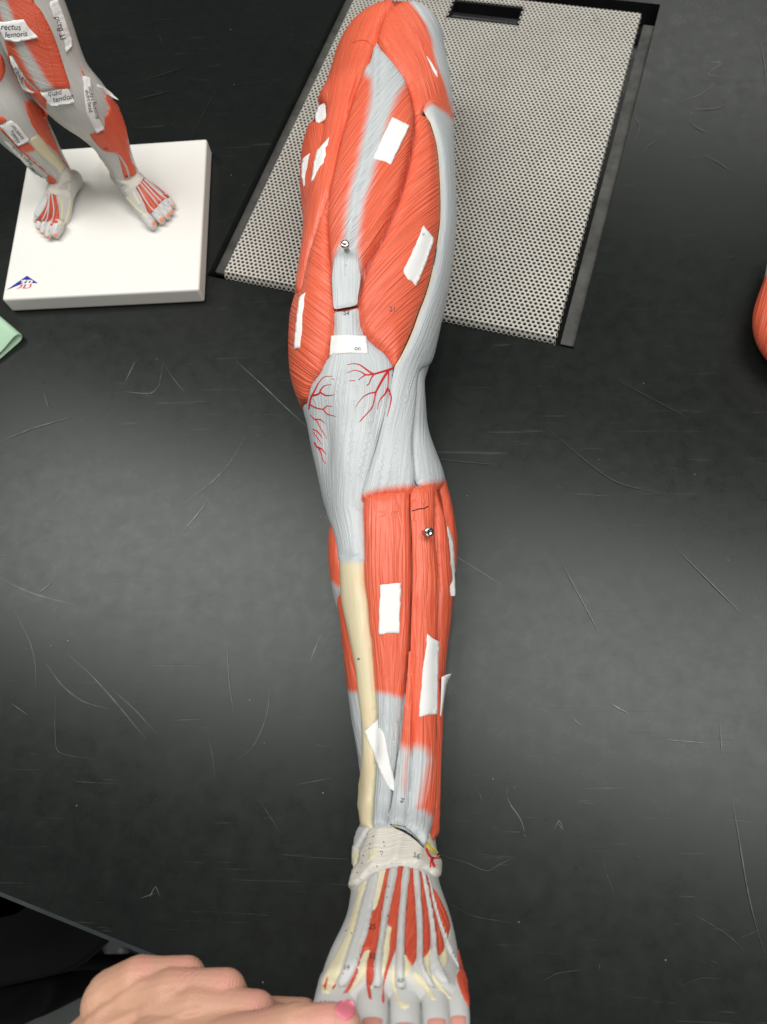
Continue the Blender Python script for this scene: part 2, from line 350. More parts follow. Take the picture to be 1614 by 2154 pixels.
class Loft:
    """tube with elliptical rings; rings come from centre line, half widths and depths"""
    def __init__(self, C, a, b, skew=None, sq=2.25, NT=96, view=True, updir=None):
        C = np.asarray(C, float); n = len(C)
        T = np.gradient(C, axis=0)
        for k in range(3): T[:, k] = smooth1(T[:, k], 3) if n > 24 else T[:, k]
        T /= np.linalg.norm(T, axis=1)[:, None]
        view = C-EYE; view /= np.linalg.norm(view, axis=1)[:, None]
        e1 = np.cross(view, T); e1 /= np.linalg.norm(e1, axis=1)[:, None]
        flip = np.where(e1[:, 0:1] < 0, -1.0, 1.0)
        e1 = e1*flip
        e2 = np.cross(e1, T); e2 = np.where((e2*view).sum(1)[:, None] > 0, -e2, e2)
        self.C, self.T, self.e1, self.e2, self.a, self.b = C, T, e1, e2, np.asarray(a, float), np.asarray(b, float)
        self.k = np.zeros(n) if skew is None else np.asarray(skew, float)
        self.sq, self.NT, self.n = sq, NT, n
        self.len = np.concatenate([[0], np.cumsum(np.linalg.norm(np.diff(C, axis=0), axis=1))])
        self.V, self.F = self.mesh()
        self.tree = BVHTree.FromPolygons([tuple(v) for v in self.V], self.F)
    def prof(self, th):
        p = 2.0/self.sq; c, s = np.cos(th), np.sin(th)
        return np.sign(c)*np.abs(c)**p, np.sign(s)*np.abs(s)**p
    def at(self, s, th):
        s = np.clip(np.asarray(s, float), 0, self.n-1.0001); i = s.astype(int); f = (s-i)[:, None]
        L = lambda A: A[i]*(1-f)+A[i+1]*f
        l1 = lambda A: (A[i]*(1-f[:, 0])+A[i+1]*f[:, 0])
        c, q = self.prof(np.asarray(th)); a, b, k = l1(self.a), l1(self.b), l1(self.k)
        return L(self.C)+L(self.e1)*(a*c+k*b*np.maximum(q, 0))[:, None]+L(self.e2)*(b*q)[:, None]
    def normal(self, s, th):
        h = 0.6; d = 0.02
        ds = self.at(np.minimum(s+h, self.n-1.001), th)-self.at(np.maximum(s-h, 0), th)
        dt = self.at(s, th+d)-self.at(s, th-d)
        n = np.cross(ds, dt); n /= np.linalg.norm(n, axis=1)[:, None]+1e-12
        out = self.at(s, th)-self.axis(s)
        return np.where((n*out).sum(1)[:, None] < 0, -n, n)
    def axis(self, s):
        s = np.clip(s, 0, self.n-1.0001); i = s.astype(int); f = (s-i)[:, None]; return self.C[i]*(1-f)+self.C[i+1]*f
    def mesh(self):
        NT = self.NT; th = np.arange(NT)/NT*2*np.pi
        V = np.concatenate([self.at(np.full(NT, float(i)), th) for i in range(self.n)])
        Fc = [(i*NT+j, i*NT+(j+1) % NT, (i+1)*NT+(j+1) % NT, (i+1)*NT+j) for i in range(self.n-1) for j in range(NT)]
        return V, Fc
    def closed_mesh(self, cap0=0.0, cap1=0.0):
        """mesh with rounded end caps; cap = bulge of the cap in metres"""
        V = list(self.V); Fc = list(self.F); NT = self.NT
        for end, bul in ((0, cap0), (self.n-1, cap1)):
            sgn = -1 if end == 0 else 1; prev = [end*NT+j for j in range(NT)]
            for k, (sc, off) in enumerate(((0.93, 0.45), (0.72, 0.8), (0.4, 0.96))):
                ring = self.C[end]+(self.V[end*NT:(end+1)*NT]-self.C[end])*sc+self.T[end]*sgn*bul*off
                base = len(V); V.extend(ring)
                for j in range(NT):
                    f = (prev[j], prev[(j+1) % NT], base+(j+1) % NT, base+j); Fc.append(f if end else f[::-1])
                prev = [base+j for j in range(NT)]
            V.append(self.C[end]+self.T[end]*sgn*bul); c = len(V)-1
            for j in range(NT): Fc.append((prev[j], prev[(j+1) % NT], c) if end else (prev[(j+1) % NT], prev[j], c))
        return np.array(V), Fc
    def hit(self, px):
        d = Vector(ray(px)).normalized(); h = self.tree.ray_cast(Vector(EYE), d)
        if h[0] is None: return None
        i, j = divmod(h[2], self.NT); p = np.array(h[0])
        # invert bilinear cell
        A, B, D = self.V[i*self.NT+j], self.V[i*self.NT+(j+1) % self.NT], self.V[(i+1)*self.NT+j]
        E, G = D-A, B-A; q = p-A
        m = np.array([[E@E, E@G], [E@G, G@G]]); st = np.linalg.solve(m+np.eye(2)*1e-14, np.array([E@q, G@q]))
        return i+np.clip(st[0], 0, 1), (j+np.clip(st[1], 0, 1))*2*np.pi/self.NT
    def map(self, px, wrap=0.010):
        """pixel -> (s, theta); a pixel beside the tube wraps round to its far side"""
        h = self.hit(px)
        if h is not None: return h
        # walk to the silhouette along the row, towards the tube
        ctr = proj(self.C); k = np.argmin(abs(ctr[:, 1]-px[1])+0.2*abs(ctr[:, 0]-px[0])); tgt = ctr[k]
        lo, hi = 0.0, 1.0
        for _ in range(16):
            m = (lo+hi)/2; q = (px[0]+(tgt[0]-px[0])*m, px[1]+(tgt[1]-px[1])*m)
            if self.hit(q) is None: lo = m
            else: hi = m
        q = (px[0]+(tgt[0]-px[0])*hi, px[1]+(tgt[1]-px[1])*hi); h = self.hit(q)
        if h is None: return float(k), np.pi/2
        over = math.hypot(q[0]-px[0], q[1]-px[1]); s, th = h
        left = math.cos(th) < 0
        return s, th+(wrap*over if left else -wrap*over)

def fibre_q(P, guides):
    """across-fibre coordinate: guides = [(q, polyline px)], interpolated between the two nearest"""
    D = np.stack([seg_dist(P, np.array(g, float), False) for _, g in guides]); Q = np.array([q for q, _ in guides])
    o = np.argsort(D, 0); i0, i1 = o[0], o[1]; r = np.arange(len(P)); d0, d1 = D[i0, r], D[i1, r]
    q0, q1 = Q[i0], Q[i1]
    gap = np.abs(q1-q0)
    out_side = d1 > gap*1.02
    inner = (q0*d1+q1*d0)/(d0+d1+1e-9)
    outer = q0+np.sign(q0-q1)*d0
    return np.where(out_side & (d1 > d0+gap*0.9), outer, inner)

def smooth_h(d, w, e=None):
    e = w*0.30 if e is None else e
    t = np.clip(d/w, 0, 1); q = np.clip(d/e, 0, 1); return 0.45*(1-(1-t)**2.0)+0.55*np.sqrt(np.clip(1-(1-q)**2, 0, 1))

def grow_poly(B, g):
    T = np.roll(B, -1, 0)-np.roll(B, 1, 0); T /= np.linalg.norm(T, axis=1)[:, None]+1e-9
    x, y = B[:, 0], B[:, 1]; area = (x*np.roll(y, -1)-np.roll(x, -1)*y).sum()
    return B+np.stack([T[:, 1], -T[:, 0]], 1)*g*np.sign(area)

def patch(loft, name, poly, parent, mat, h=0.003, w=0.02, base=-0.0034, grid=0.0022, white=None, guides=None, ang=90.0, bump=None, step=3.5, wrap=0.010, sharp=False, bag=None, lab=None, grow=1.1):
    """a muscle / tendon / bone: outline in photograph pixels laid on the limb, given its own swelling"""
    pp = grow_poly(catmull(poly, True, step, sharp), grow)
    st = np.array([loft.map(p, wrap) for p in pp])
    th = np.unwrap(st[:, 1]); th = th-2*np.pi*np.round((th.mean()-np.pi/2)/(2*np.pi))
    rm = 0.5*(np.interp(st[:, 0].mean(), np.arange(loft.n), loft.a)+np.interp(st[:, 0].mean(), np.arange(loft.n), loft.b))
    S2 = np.interp(st[:, 0], np.arange(loft.n), loft.len)
    B = np.stack([S2, th*rm], 1)
    keep = np.ones(len(B), bool); last = B[0]
    for i in range(1, len(B)):
        if np.linalg.norm(B[i]-last) < grid*0.35: keep[i] = False
        else: last = B[i]
    B = B[keep]
    lo, hi = B.min(0), B.max(0)
    gx, gy = np.meshgrid(np.arange(lo[0], hi[0], grid), np.arange(lo[1], hi[1], grid))
    G = np.stack([gx.ravel(), gy.ravel()], 1); G[:, 0] += (np.round((G[:, 1]-lo[1])/grid) % 2)*grid*0.5
    G = G[inside(G, B)]; G = G[seg_dist(G, B) > grid*0.55] if len(G) else G
    pts = [Vector(p) for p in B]+[Vector(p) for p in G]
    edges = [(i, (i+1) % len(B)) for i in range(len(B))]
    ov, oe, of, *_ = geometry.delaunay_2d_cdt(pts, edges, [], 1, 1e-7)
    Q = np.array([(v.x, v.y) for v in ov]); tri = [tuple(f) for f in of]
    cen = np.array([Q[list(f)].mean(0) for f in tri]); ok = inside(cen, B); tri = [f for f, k in zip(tri, ok) if k]
    d = seg_dist(Q, B)
    s = np.interp(Q[:, 0], loft.len, np.arange(loft.n)); t = Q[:, 1]/rm
    P0 = loft.at(s, t); nn = loft.normal(s, t); px = proj(P0)
    hh = base+(h-base)*smooth_h(d, w, min(0.006, w*0.4))
    if bump is not None: hh = hh+bump(px)
    V = P0+nn*hh[:, None]
    # orient outward
    f0 = np.array(tri); fn = np.cross(V[f0[:, 1]]-V[f0[:, 0]], V[f0[:, 2]]-V[f0[:, 0]])
    rev = (fn*nn[f0[:, 0]]).sum(1) < 0
    f0[rev] = f0[rev][:, ::-1]
    o = mesh_obj(name, V, f0, parent, mat)
    wv = np.zeros(len(V)) if white is None else (np.full(len(V), float(white)) if np.isscalar(white) else white(px))
    set_attr(o.data, 'w', wv)
    fibre_uv(o.data, px, guides, ang)
    if bag is not None: bag.add(V, f0)
    if lab: o['label'] = lab
    return o
def fibre_uv(me, px, guides, ang):
    a = math.radians(ang); t = np.array([math.cos(a), math.sin(a)]); n = np.array([-t[1], t[0]])
    u = px@t; v = px@n if guides is None else fibre_q(px, guides)
    set_uv(me, np.stack([u, v], 1))

def sticker(bag, name, poly, parent, mat, h=0.0006, w=None, base=0.0002, grid=4.0, step=4.0, white=None, guides=None, ang=90.0, sharp=True, relax=3, add=True, lift=None, lab=None, thick=0.0, pool=None):
    """a flat or slightly swollen piece laid on the finished surface under its outline"""
    B = catmull(poly, True, step, sharp)
    lo, hi = B.min(0), B.max(0)
    gx, gy = np.meshgrid(np.arange(lo[0], hi[0], grid), np.arange(lo[1], hi[1], grid))
    G = np.stack([gx.ravel(), gy.ravel()], 1)
    if len(G): G = G[inside(G, B)]
    if len(G): G = G[seg_dist(G, B) > grid*0.5]
    pts = [Vector(p) for p in B]+[Vector(p) for p in G]
    ov, oe, of, *_ = geometry.delaunay_2d_cdt(pts, [(i, (i+1) % len(B)) for i in range(len(B))], [], 1, 1e-5)
    Q = np.array([(v.x, v.y) for v in ov]); tri = np.array([tuple(f) for f in of])
    ok = inside(Q[tri].mean(1), B); tri = tri[ok]
    hits = [bag.cast(q) for q in Q]
    have = np.array([k is not None for k in hits])
    if not have.any(): return None
    dep = np.zeros(len(Q)); nn = np.zeros((len(Q), 3))
    for i, k in enumerate(hits):
        if k is not None: dep[i] = depth(k[0]); nn[i] = k[1]
    if not have.all():
        hi_ = np.where(have)[0]
        for i in np.where(~have)[0]:
            j = hi_[np.argsort(((Q[hi_]-Q[i])**2).sum(1))[:6]]; dep[i] = dep[j].mean(); nn[i] = nn[j].mean(0)
    nb = [set() for _ in Q]
    for a, b_, c in tri: nb[a] |= {b_, c}; nb[b_] |= {a, c}; nb[c] |= {a, b_}
    for _ in range(relax):
        dep = np.array([dep[i] if not nb[i] else 0.4*dep[i]+0.6*np.mean([dep[j] for j in nb[i]]) for i in range(len(Q))])
        nn = np.array([nn[i] if not nb[i] else nn[i]+np.mean([nn[j] for j in nb[i]], 0) for i in range(len(Q))])
    nn /= np.linalg.norm(nn, axis=1)[:, None]+1e-12
    wd_ = np.stack([ray(q)/F for q in Q]); P0 = EYE+wd_*dep[:, None]
    if w is None: hh = np.full(len(Q), h)
    else: hh = base+(h-base)*smooth_h(seg_dist(Q, B), w)
    if lift is not None: hh = hh+lift(Q)
    V = P0+nn*hh[:, None]
    fn = np.cross(V[tri[:, 1]]-V[tri[:, 0]], V[tri[:, 2]]-V[tri[:, 0]]); rev = (fn*nn[tri[:, 0]]).sum(1) < 0
    tri[rev] = tri[rev][:, ::-1]
    if add: bag.add(V, tri)
    VV, FF = V, [tuple(f) for f in tri]
    if thick > 0:
        n0 = len(V); VV = np.concatenate([V, V-nn*thick]); cnt = {}
        for f in tri:
            for a, b_ in ((f[0], f[1]), (f[1], f[2]), (f[2], f[0])): cnt[(a, b_)] = 1
        FF = FF+[tuple(int(i)+n0 for i in f[::-1]) for f in tri]+[(b_, a, a+n0, b_+n0) for (a, b_) in cnt if (b_, a) not in cnt]
        Q = np.concatenate([Q, Q])
    o = mesh_obj(name, VV, FF, parent, mat)
    set_attr(o.data, 'w', np.zeros(len(VV)) if white is None else (np.full(len(VV), float(white)) if np.isscalar(white) else white(Q)))
    fibre_uv(o.data, Q, guides, ang)
    if lab: o['label'] = lab
    return o

def strand(bag, name, pts, width, parent, mat, h=0.0012, taper=0.0, step=5.0, add=False, round_=True, lab=None):
    """a painted vessel / thin tendon laid along a pixel polyline: half-round bead. width in px (or list)"""
    B = catmull(pts, False, step); n = len(B)
    T = np.gradient(B, axis=0); T /= np.linalg.norm(T, axis=1)[:, None]+1e-9; Nn = np.stack([-T[:, 1], T[:, 0]], 1)
    wl = np.interp(np.linspace(0, 1, n), np.linspace(0, 1, len(width)), width) if hasattr(width, '__len__') else width*(1-taper*np.linspace(0, 1, n))
    prof = [(-1, 0.0), (-0.6, 0.75), (0, 1.0), (0.6, 0.75), (1, 0.0)]
    V = []; row = []; last = None
    for i in range(n):
        k = bag.cast(B[i])
        if k is None:
            if last is None: return None
            k = last
        last = k; hit, nr = k; dp = depth(hit)
        for (c, e) in prof:
            q = B[i]+Nn[i]*c*wl[i]/2; kk = bag.cast(q)
            dd = dp if kk is None or abs(depth(kk[0])-dp) > 0.004 else depth(kk[0])
            P = EYE+ray(q)/F*dd
            V.append(P+nr*(e*h*(0.35+0.65*wl[i]/max(wl.max() if hasattr(wl, 'max') else wl, 1e-6))+0.00005))
    Fc = [(i*5+j, i*5+j+1, (i+1)*5+j+1, (i+1)*5+j) for i in range(n-1) for j in range(4)]
    V = np.array(V); Fc = np.array(Fc)
    fn = np.cross(V[Fc[:, 1]]-V[Fc[:, 0]], V[Fc[:, 2]]-V[Fc[:, 0]]); vd = V[Fc[:, 0]]-EYE
    if ((fn*vd).sum(1) > 0).mean() > 0.5: Fc = Fc[:, ::-1]
    o = mesh_obj(name, V, Fc, parent, mat)
    if add: bag.add(V, Fc)
    if lab: o['label'] = lab
    return o

# handwriting ----------------------------------------------------------------
def text_mesh(body):
    cu = bpy.data.curves.new('t', 'FONT'); cu.body = body; cu.size = 1.0; cu.resolution_u = 3; cu.offset = 0.0
    o = bpy.data.objects.new('t', cu); COL.objects.link(o)
    dg = bpy.context.evaluated_depsgraph_get(); me = bpy.data.meshes.new_from_object(o.evaluated_get(dg))
    bpy.data.objects.remove(o); bpy.data.curves.remove(cu)
    V = np.array([v.co[:] for v in me.vertices]).reshape(-1, 3); Fc = [tuple(p.vertices) for p in me.polygons]
    bpy.data.meshes.remove(me); return V, Fc
def writing(bag, body, org, size, tdir, parent, mat='ink', wob=0.05, h=0.00025, name='handwriting', sx=0.95):
    V, Fc = text_mesh(body)
    if not len(V): return None
    size = size*(1.25 if name == 'written_number' else 1.0); t = np.array(tdir, float); t /= np.linalg.norm(t); up = np.array([t[1], -t[0]])
    x = V[:, 0]+0.12*V[:, 1]; y = V[:, 1]
    x2 = x+wob*np.sin(y*5+x*3.1); y2 = y+wob*np.sin(x*4.3+1.0)+wob*0.7*np.sin(x*9.7)
    Q = np.array(org, float)+(x2*size*sx)[:, None]*t+(y2*size)[:, None]*up
    P = []; last = None
    for q in Q:
        k = bag.cast(q)
        if k is None: k = last
        if k is None: return None
        last = k; P.append(k[0]+k[1]*h)
    return mesh_obj(name, np.array(P), Fc, parent, mat, False)

# ================================================================== SETTING
ANG = math.radians(-15.2)
WD = np.array([math.cos(ANG), math.sin(ANG), 0]); LD = np.array([-math.sin(ANG), math.cos(ANG), 0])
O0 = unproj((470, 572), 0.0)
def loc(w, l, z=0.0): return O0+WD*w+LD*l+np.array([0, 0, z])
def to_loc(P): d = np.asarray(P)-O0; return float(d@WD), float(d@LD)
WG, LG = 0.392, 0.535
L_EDGE = to_loc(unproj((0, 1890), 0))[1]

def build_table():
    w0, w1, l0, l1 = -1.25, 1.55, L_EDGE, 1.9
    ch = 0.0045
    hw0, hw1, hl0, hl1 = -0.017, WG+0.021, -0.010, LG+0.014
    V = []; Fc = []
    def ring(a0, a1, b0, b1, z):
        i = len(V); V.extend([loc(a0, b0, z), loc(a1, b0, z), loc(a1, b1, z), loc(a0, b1, z)]); return [i, i+1, i+2, i+3]
    top = ring(w0+ch, w1-ch, l0+ch, l1-ch, 0); mid = ring(w0+0.0008, w1, l0+0.0008, l1, -ch*0.6); out = ring(w0, w1, l0, l1, -ch*1.3); bot = ring(w0, w1, l0, l1, -0.032)
    hr = ring(hw0, hw1, hl0, hl1, 0); hb = ring(hw0, hw1, hl0, hl1, -0.045)
    eV = list(V); edge_f = [(a[0], a[1], b[1], b[0]) for a, b in ((mid, top), (out, mid))]
    for a, b in ((mid, top), (out, mid), (bot, out), (top, hr), (hr, hb)):
        for k in range(4):
            if k == 0 and (a is mid or a is out): continue
            Fc.append((a[k], a[(k+1) % 4], b[(k+1) % 4], b[k]))
    Fc.append(tuple(hb)); Fc.append(tuple(bot[::-1]))
    t = mesh_obj('lab_table', V, Fc, None, 'table', False)
    tag(t, 'black resin lab table top with scratches, everything lies on it', 'table')
    mesh_obj('table_edge', [eV[i] for i in (top[0], top[1], mid[0], mid[1], out[0], out[1])], [(2, 3, 1, 0), (4, 5, 3, 2)], t, 'edge_highlight', False)
    # dusty ledges of the vent opening
    bm = bmesh.new()
    c = loc(WG+0.0135, LG*0.5-0.01, -0.010); bevel_box(bm, c[0], c[1], c[2], 0.0150, LG*0.97, 0.006, 0.0012, 2, ANG)
    c = loc(-0.0085, LG*0.5, -0.013); bevel_box(bm, c[0], c[1], c[2], 0.016, LG*0.98, 0.006, 0.0012, 2, ANG)
    c = loc(WG*0.5, -0.0060, -0.020); bevel_box(bm, c[0], c[1], c[2], WG*0.98, 0.007, 0.006, 0.0012, 2, ANG)
    bm_obj('vent_ledge', bm, t, 'dust')
    return t
table = build_table()

def ribbon(pts, wpx, z=0.00025):
    B = catmull(pts, False, 8.0); T = np.gradient(B, axis=0); T /= np.linalg.norm(T, axis=1)[:, None]+1e-9; Nn = np.stack([-T[:, 1], T[:, 0]], 1)
    n = len(B); ww = wpx*np.clip(np.sin(np.linspace(0.15, np.pi-0.15, n)), 0.25, 1)*(0.6+0.8*np.random.rand(n))
    V = []
    for i in range(n):
        V += [unproj(B[i]-Nn[i]*ww[i]/2, z), unproj(B[i]+Nn[i]*ww[i]/2, z)]
    return V, [(2*i, 2*i+1, 2*i+3, 2*i+2) for i in range(n-1)]
def scratches(name, lst, mat):
    V = []; Fc = []
    for k, (pts, w) in enumerate(lst):
        v, f = ribbon(pts, w*0.8, 0.00025+0.00002*k); n = len(V); V += v; Fc += [tuple(i+n for i in q) for q in f]
    o = mesh_obj(name, V, Fc, table, mat, False); o['kind'] = 'stuff'; return o
def ZT(pts): return Z(pts, 0, 760, 2.0714)
def ZB(pts): return Z(pts, 900, 1480, 2.2605)
def ZU(pts): return Z(pts, 880, 0, 2.199)
scratches('bright_scratch', [
    (ZB([(380, 395), (377, 430)]), 1.6), (ZB([(378, 445), (400, 490), (430, 530), (450, 570), (460, 610)]), 1.8), (ZB([(458, 622), (466, 632)]), 3.0),
    (ZB([(602, 597), (626, 556), (642, 590)]), 1.8), (ZB([(622, 572), (645, 602)]), 2.2), (ZB([(818, 1242), (818, 1262)]), 2.0),
    ([(315, 1887), (328, 1865), (336, 1884)], 1.5), ([(295, 1890), (325, 1879)], 1.2), ([(952, 1165), (1055, 1230)], 1.8),
    (ZT([(1030, 0), (1130, 90), (1240, 195), (1355, 300)]), 1.6), (ZT([(540, 132), (660, 138), (700, 98)]), 1.6), (ZT([(590, 0), (548, 86)]), 1.3),
    (ZU([(1310, 285), (1400, 295), (1340, 345), (1400, 358)]), 1.2), (ZU([(1400, 360), (1300, 440), (1210, 465)]), 1.0), (ZU([(1490, 335), (1500, 350), (1485, 365)]), 1.2)], 'scratch_bright')
scratches('dull_scratch', [
    (ZT([(200, 1315), (270, 1410), (360, 1480), (470, 1515)]), 2.6), (ZT([(290, 1270), (400, 1370), (500, 1480), (635, 1645)]), 3.0), (ZT([(490, 1430), (590, 1520), (680, 1620)]), 2.4),
    (ZT([(243, 1450), (240, 1600), (255, 1700), (420, 1735)]), 1.8), (ZT([(60, 1080), (130, 1220), (155, 1330), (155, 1470)]), 1.8), (ZT([(50, 1490), (120, 1540)]), 3.0),
    (ZT([(1180, 1400), (1160, 1550), (1100, 1680), (1000, 1760)]), 1.8), (ZT([(1400, 1190), (1370, 1260), (1350, 1320)]), 2.2), (ZT([(910, 1640), (930, 1740), (937, 1820)]), 1.6),
    (ZT([(30, 1780), (200, 1780)]), 1.4), (ZT([(715, 0), (690, 120)]), 2.0), (ZT([(720, 20), (760, 80), (810, 140)]), 1.8), (ZT([(1075, 320), (1010, 430), (930, 520), (800, 620)]), 2.0),
    (ZT([(910, 600), (850, 680), (790, 750)]), 2.4), (ZT([(0, 940), (60, 975), (170, 1020), (340, 1065)]), 1.8), (ZT([(230, 960), (170, 1010)]), 2.2), (ZT([(1130, 1910), (1220, 2050)]), 1.6),
    (ZT([(1290, 1845), (1450, 1815)]), 2.2), (ZT([(0, 350), (150, 290), (330, 240)]), 2.0), (ZT([(990, 1230), (1000, 1400), (1025, 1560)]), 1.4), (ZT([(190, 130), (215, 210)]), 2.0),
    (ZB([(60, 720), (180, 755), (285, 795), (340, 765), (430, 722)]), 2.6), (ZB([(325, 765), (390, 766)]), 1.6), (ZB([(100, 950), (220, 1010), (400, 1042)]), 2.4), (ZB([(830, 740), (850, 810), (888, 912)]), 1.5),
    (ZB([(1450, 470), (1480, 640), (1520, 880), (1560, 1050), (1608, 1210)]), 3.0), (ZB([(1240, 990), (1350, 1050), (1450, 1120), (1530, 1210)]), 2.4), (ZB([(1470, 1120), (1614, 1060)]), 1.6),
    (ZB([(535, 1330), (610, 1285), (730, 1265)]), 2.4), (ZB([(1200, 1345), (1300, 1305), (1395, 1310)]), 1.6), (ZB([(1345, 1220), (1385, 1238)]), 2.4), (ZB([(245, 420), (260, 465)]), 2.8),
    (ZB([(870, 0), (950, 45)]), 3.2), (ZB([(690, 70), (735, 110)]), 3.0), (ZB([(1120, 170), (1350, 190)]), 1.6), (ZB([(1390, 100), (1400, 240)]), 1.4),
    ([(900, 962), (960, 970), (1052, 978)], 1.6), ([(1330, 235), (1345, 265), (1336, 300)], 1.6), (ZU([(1040, 720), (1060, 680), (1110, 645)]), 1.6), (ZU([(1320, 715), (1380, 745), (1440, 785)]), 1.6),
    (ZU([(1280, 505), (1380, 500), (1435, 475)]), 1.3), (ZU([(1250, 555), (1290, 590), (1340, 612)]), 1.3), (ZU([(1580, 190), (1600, 280), (1610, 380)]), 1.6),
    ([(285, 210), (360, 190)], 2.2), ([(300, 170), (390, 140)], 1.4), ([(400, 290), (460, 180)], 1.2), ([(330, 60), (345, 100)], 1.4), ([(1150, 900), (1290, 1010), (1400, 1040)], 1.6), ([(1300, 800), (1450, 880)], 1.5), ([(1180, 1180), (1260, 1330)], 1.6), ([(1420, 1150), (1560, 1290)], 1.8)], 'scratch')

# floor below the table
flo = mesh_obj('floor', [(-4, -4, -0.9), (4, -4, -0.9), (4, 4, -0.9), (-4, 4, -0.9)], [(0, 1, 2, 3)], None, 'floor', False); structure(flo)

# ------------------------------------------------------------------ perforated vent grille in the table
def build_grille():
    root = empty('vent_grille', 'perforated steel vent plate set into the table, under the large leg', 'grille')
    p = 0.00565; rh = p*0.350; dl = p*math.sqrt(3)/2
    sA, sB, sC = to_loc(unproj((943, 31), 0)), to_loc(unproj((1088, 54), 0)), to_loc(unproj((1098, 10), 0))
    sw0, sw1 = sA[0], sB[0]; sl0 = (sA[1]+sB[1])/2; sl1 = sl0+0.036
    nv = []; nf = []; hexa = [(math.cos(math.radians(30+60*k)), math.sin(math.radians(30+60*k))) for k in range(6)]
    R6 = p/math.sqrt(3)
    rows = int(LG/dl)+2; cols = int(WG/p)+2
    th = 0.0016
    for r in range(-1, rows):
        for c in range(0, cols):
            w = c*p+(p/2 if r % 2 else 0); l = r*dl
            if w > WG+p*0.6 or l > LG: continue
            if sw0-p*0.3 < w < sw1+p*0.3 and sl0-p*0.3 < l < sl1+p*0.3: continue
            b = len(nv)
            for hx, hy in hexa: nv.append((w+hx*R6, l+hy*R6, 0.0))
            for k in range(12):
                a = math.radians(30+30*k); nv.append((w+math.cos(a)*rh, l+math.sin(a)*rh, 0.0))
            for k in range(12):
                a = math.radians(30+30*k); nv.append((w+math.cos(a)*rh, l+math.sin(a)*rh, -th))
            for k in range(6):
                c0, c1 = b+k, b+(k+1) % 6; h0, h1, h2 = b+6+2*k, b+6+2*k+1, b+6+(2*k+2) % 12
                nf += [(c0, c1, h1), (c0, h1, h0), (c1, h2, h1)]
            for k in range(12): nf.append((b+6+k, b+6+(k+1) % 12, b+18+(k+1) % 12, b+18+k))
    A = np.array(nv)
    # fold the rims down
    def fold(A, ax, edge, sgn):
        e = np.maximum(0, sgn*(A[:, ax]-edge)); A[:, ax] -= sgn*e*0.55; A[:, 2] -= e*0.85
    fold(A, 1, dl*0.35, -1); fold(A, 0, p*0.1, -1); fold(A, 0, WG-p*0.1, 1); fold(A, 1, LG-p, 1)
    A[:, 2] += 0.0012*np.sin(A[:, 0]/WG*np.pi)*0.3
    P = O0+A[:, 0:1]*WD+A[:, 1:2]*LD+np.array([0, 0, 1.0])*(A[:, 2:3]-0.0008)
    plate = mesh_obj('perforated_plate', P, nf, root, 'grille', False)
    # hand slot: black cup with a bar
    bm = bmesh.new()
    cw, cl = (sw0+sw1)/2, (sl0+sl1)/2; sw, sl = sw1-sw0, sl1-sl0
    for (dw, dl_, a, b, zc, hz) in ((0, -sl/2+0.001, sw, 0.002, -0.012, 0.022), (0, sl/2-0.001, sw, 0.002, -0.012, 0.022), (-sw/2+0.001, 0, 0.002, sl, -0.0125, 0.0222), (sw/2-0.001, 0, 0.002, sl, -0.0125, 0.0222), (0, 0, sw, sl, -0.024, 0.002)):
        c = loc(cw+dw, cl+dl_, zc); bevel_box(bm, c[0], c[1], c[2], a, b, hz, 0.0004, 1, ANG)
    bm_obj('hand_slot', bm, root, 'black')
    bm = bmesh.new(); c = loc(cw, cl-sl*0.16, -0.008); bevel_box(bm, c[0], c[1], c[2], sw*0.97, 0.010, 0.008, 0.003, 3, ANG); bm_obj('slot_bar', bm, root, 'black', True)
    return root
build_grille()

# ================================================================== THE LARGE LEG MODEL
leg = empty('leg_model', 'large red and grey muscle leg model lying lengthwise on the black table', 'anatomy model')
BAG = Bag()
LS = [(100,716),(120,711),(160,701),(200,690),(221,684),(260,672),(271,660),(291,647),(317,640),(351,636),(377,635),(406,636),(442,641),(481,642),(520,641),(559,639),(586,633),(625,628),(656,622),(703,618),(742,617),(765,618),(794,623),(820,631),(841,641),(864,650),(890,654),(916,658),(953,666),(994,676),(1026,684),(1059,692),(1102,700),(1126,699),(1157,697),(1183,698),(1209,701),(1240,707),(1269,714),(1287,718),(1318,721),(1350,724),(1386,729),(1428,734),(1461,738),(1513,745),(1540,751),(1577,757),(1621,763),(1645,765),(1686,763),(1725,760),(1741,755),(1764,748),(1785,744),(1806,742),(1832,743),(1858,740),(1881,736),(1920,731),(1952,723),(1965,718),(2002,704),(2033,688),(2062,675),(2090,668),(2116,662),(2160,658)]
RS = [(100,912),(146,920),(203,934),(229,939),(260,940),(286,941),(325,944),(359,947),(416,951),(455,952),(494,950),(539,944),(578,938),(617,930),(646,923),(677,917),(706,911),(739,903),(768,896),(791,891),(812,889),(846,891),(872,892),(901,893),(927,897),(948,902),(976,912),(1007,924),(1033,934),(1059,942),(1076,946),(1110,953),(1141,957),(1178,957),(1240,950),(1274,947),(1308,943),(1350,936),(1386,932),(1422,930),(1461,928),(1530,925),(1595,922),(1660,920),(1725,917),(1764,917),(1788,920),(1803,924),(1842,924),(1868,926),(1889,931),(1920,943),(1960,958),(1999,967),(2038,975),(2077,981),(2116,982),(2160,983)]
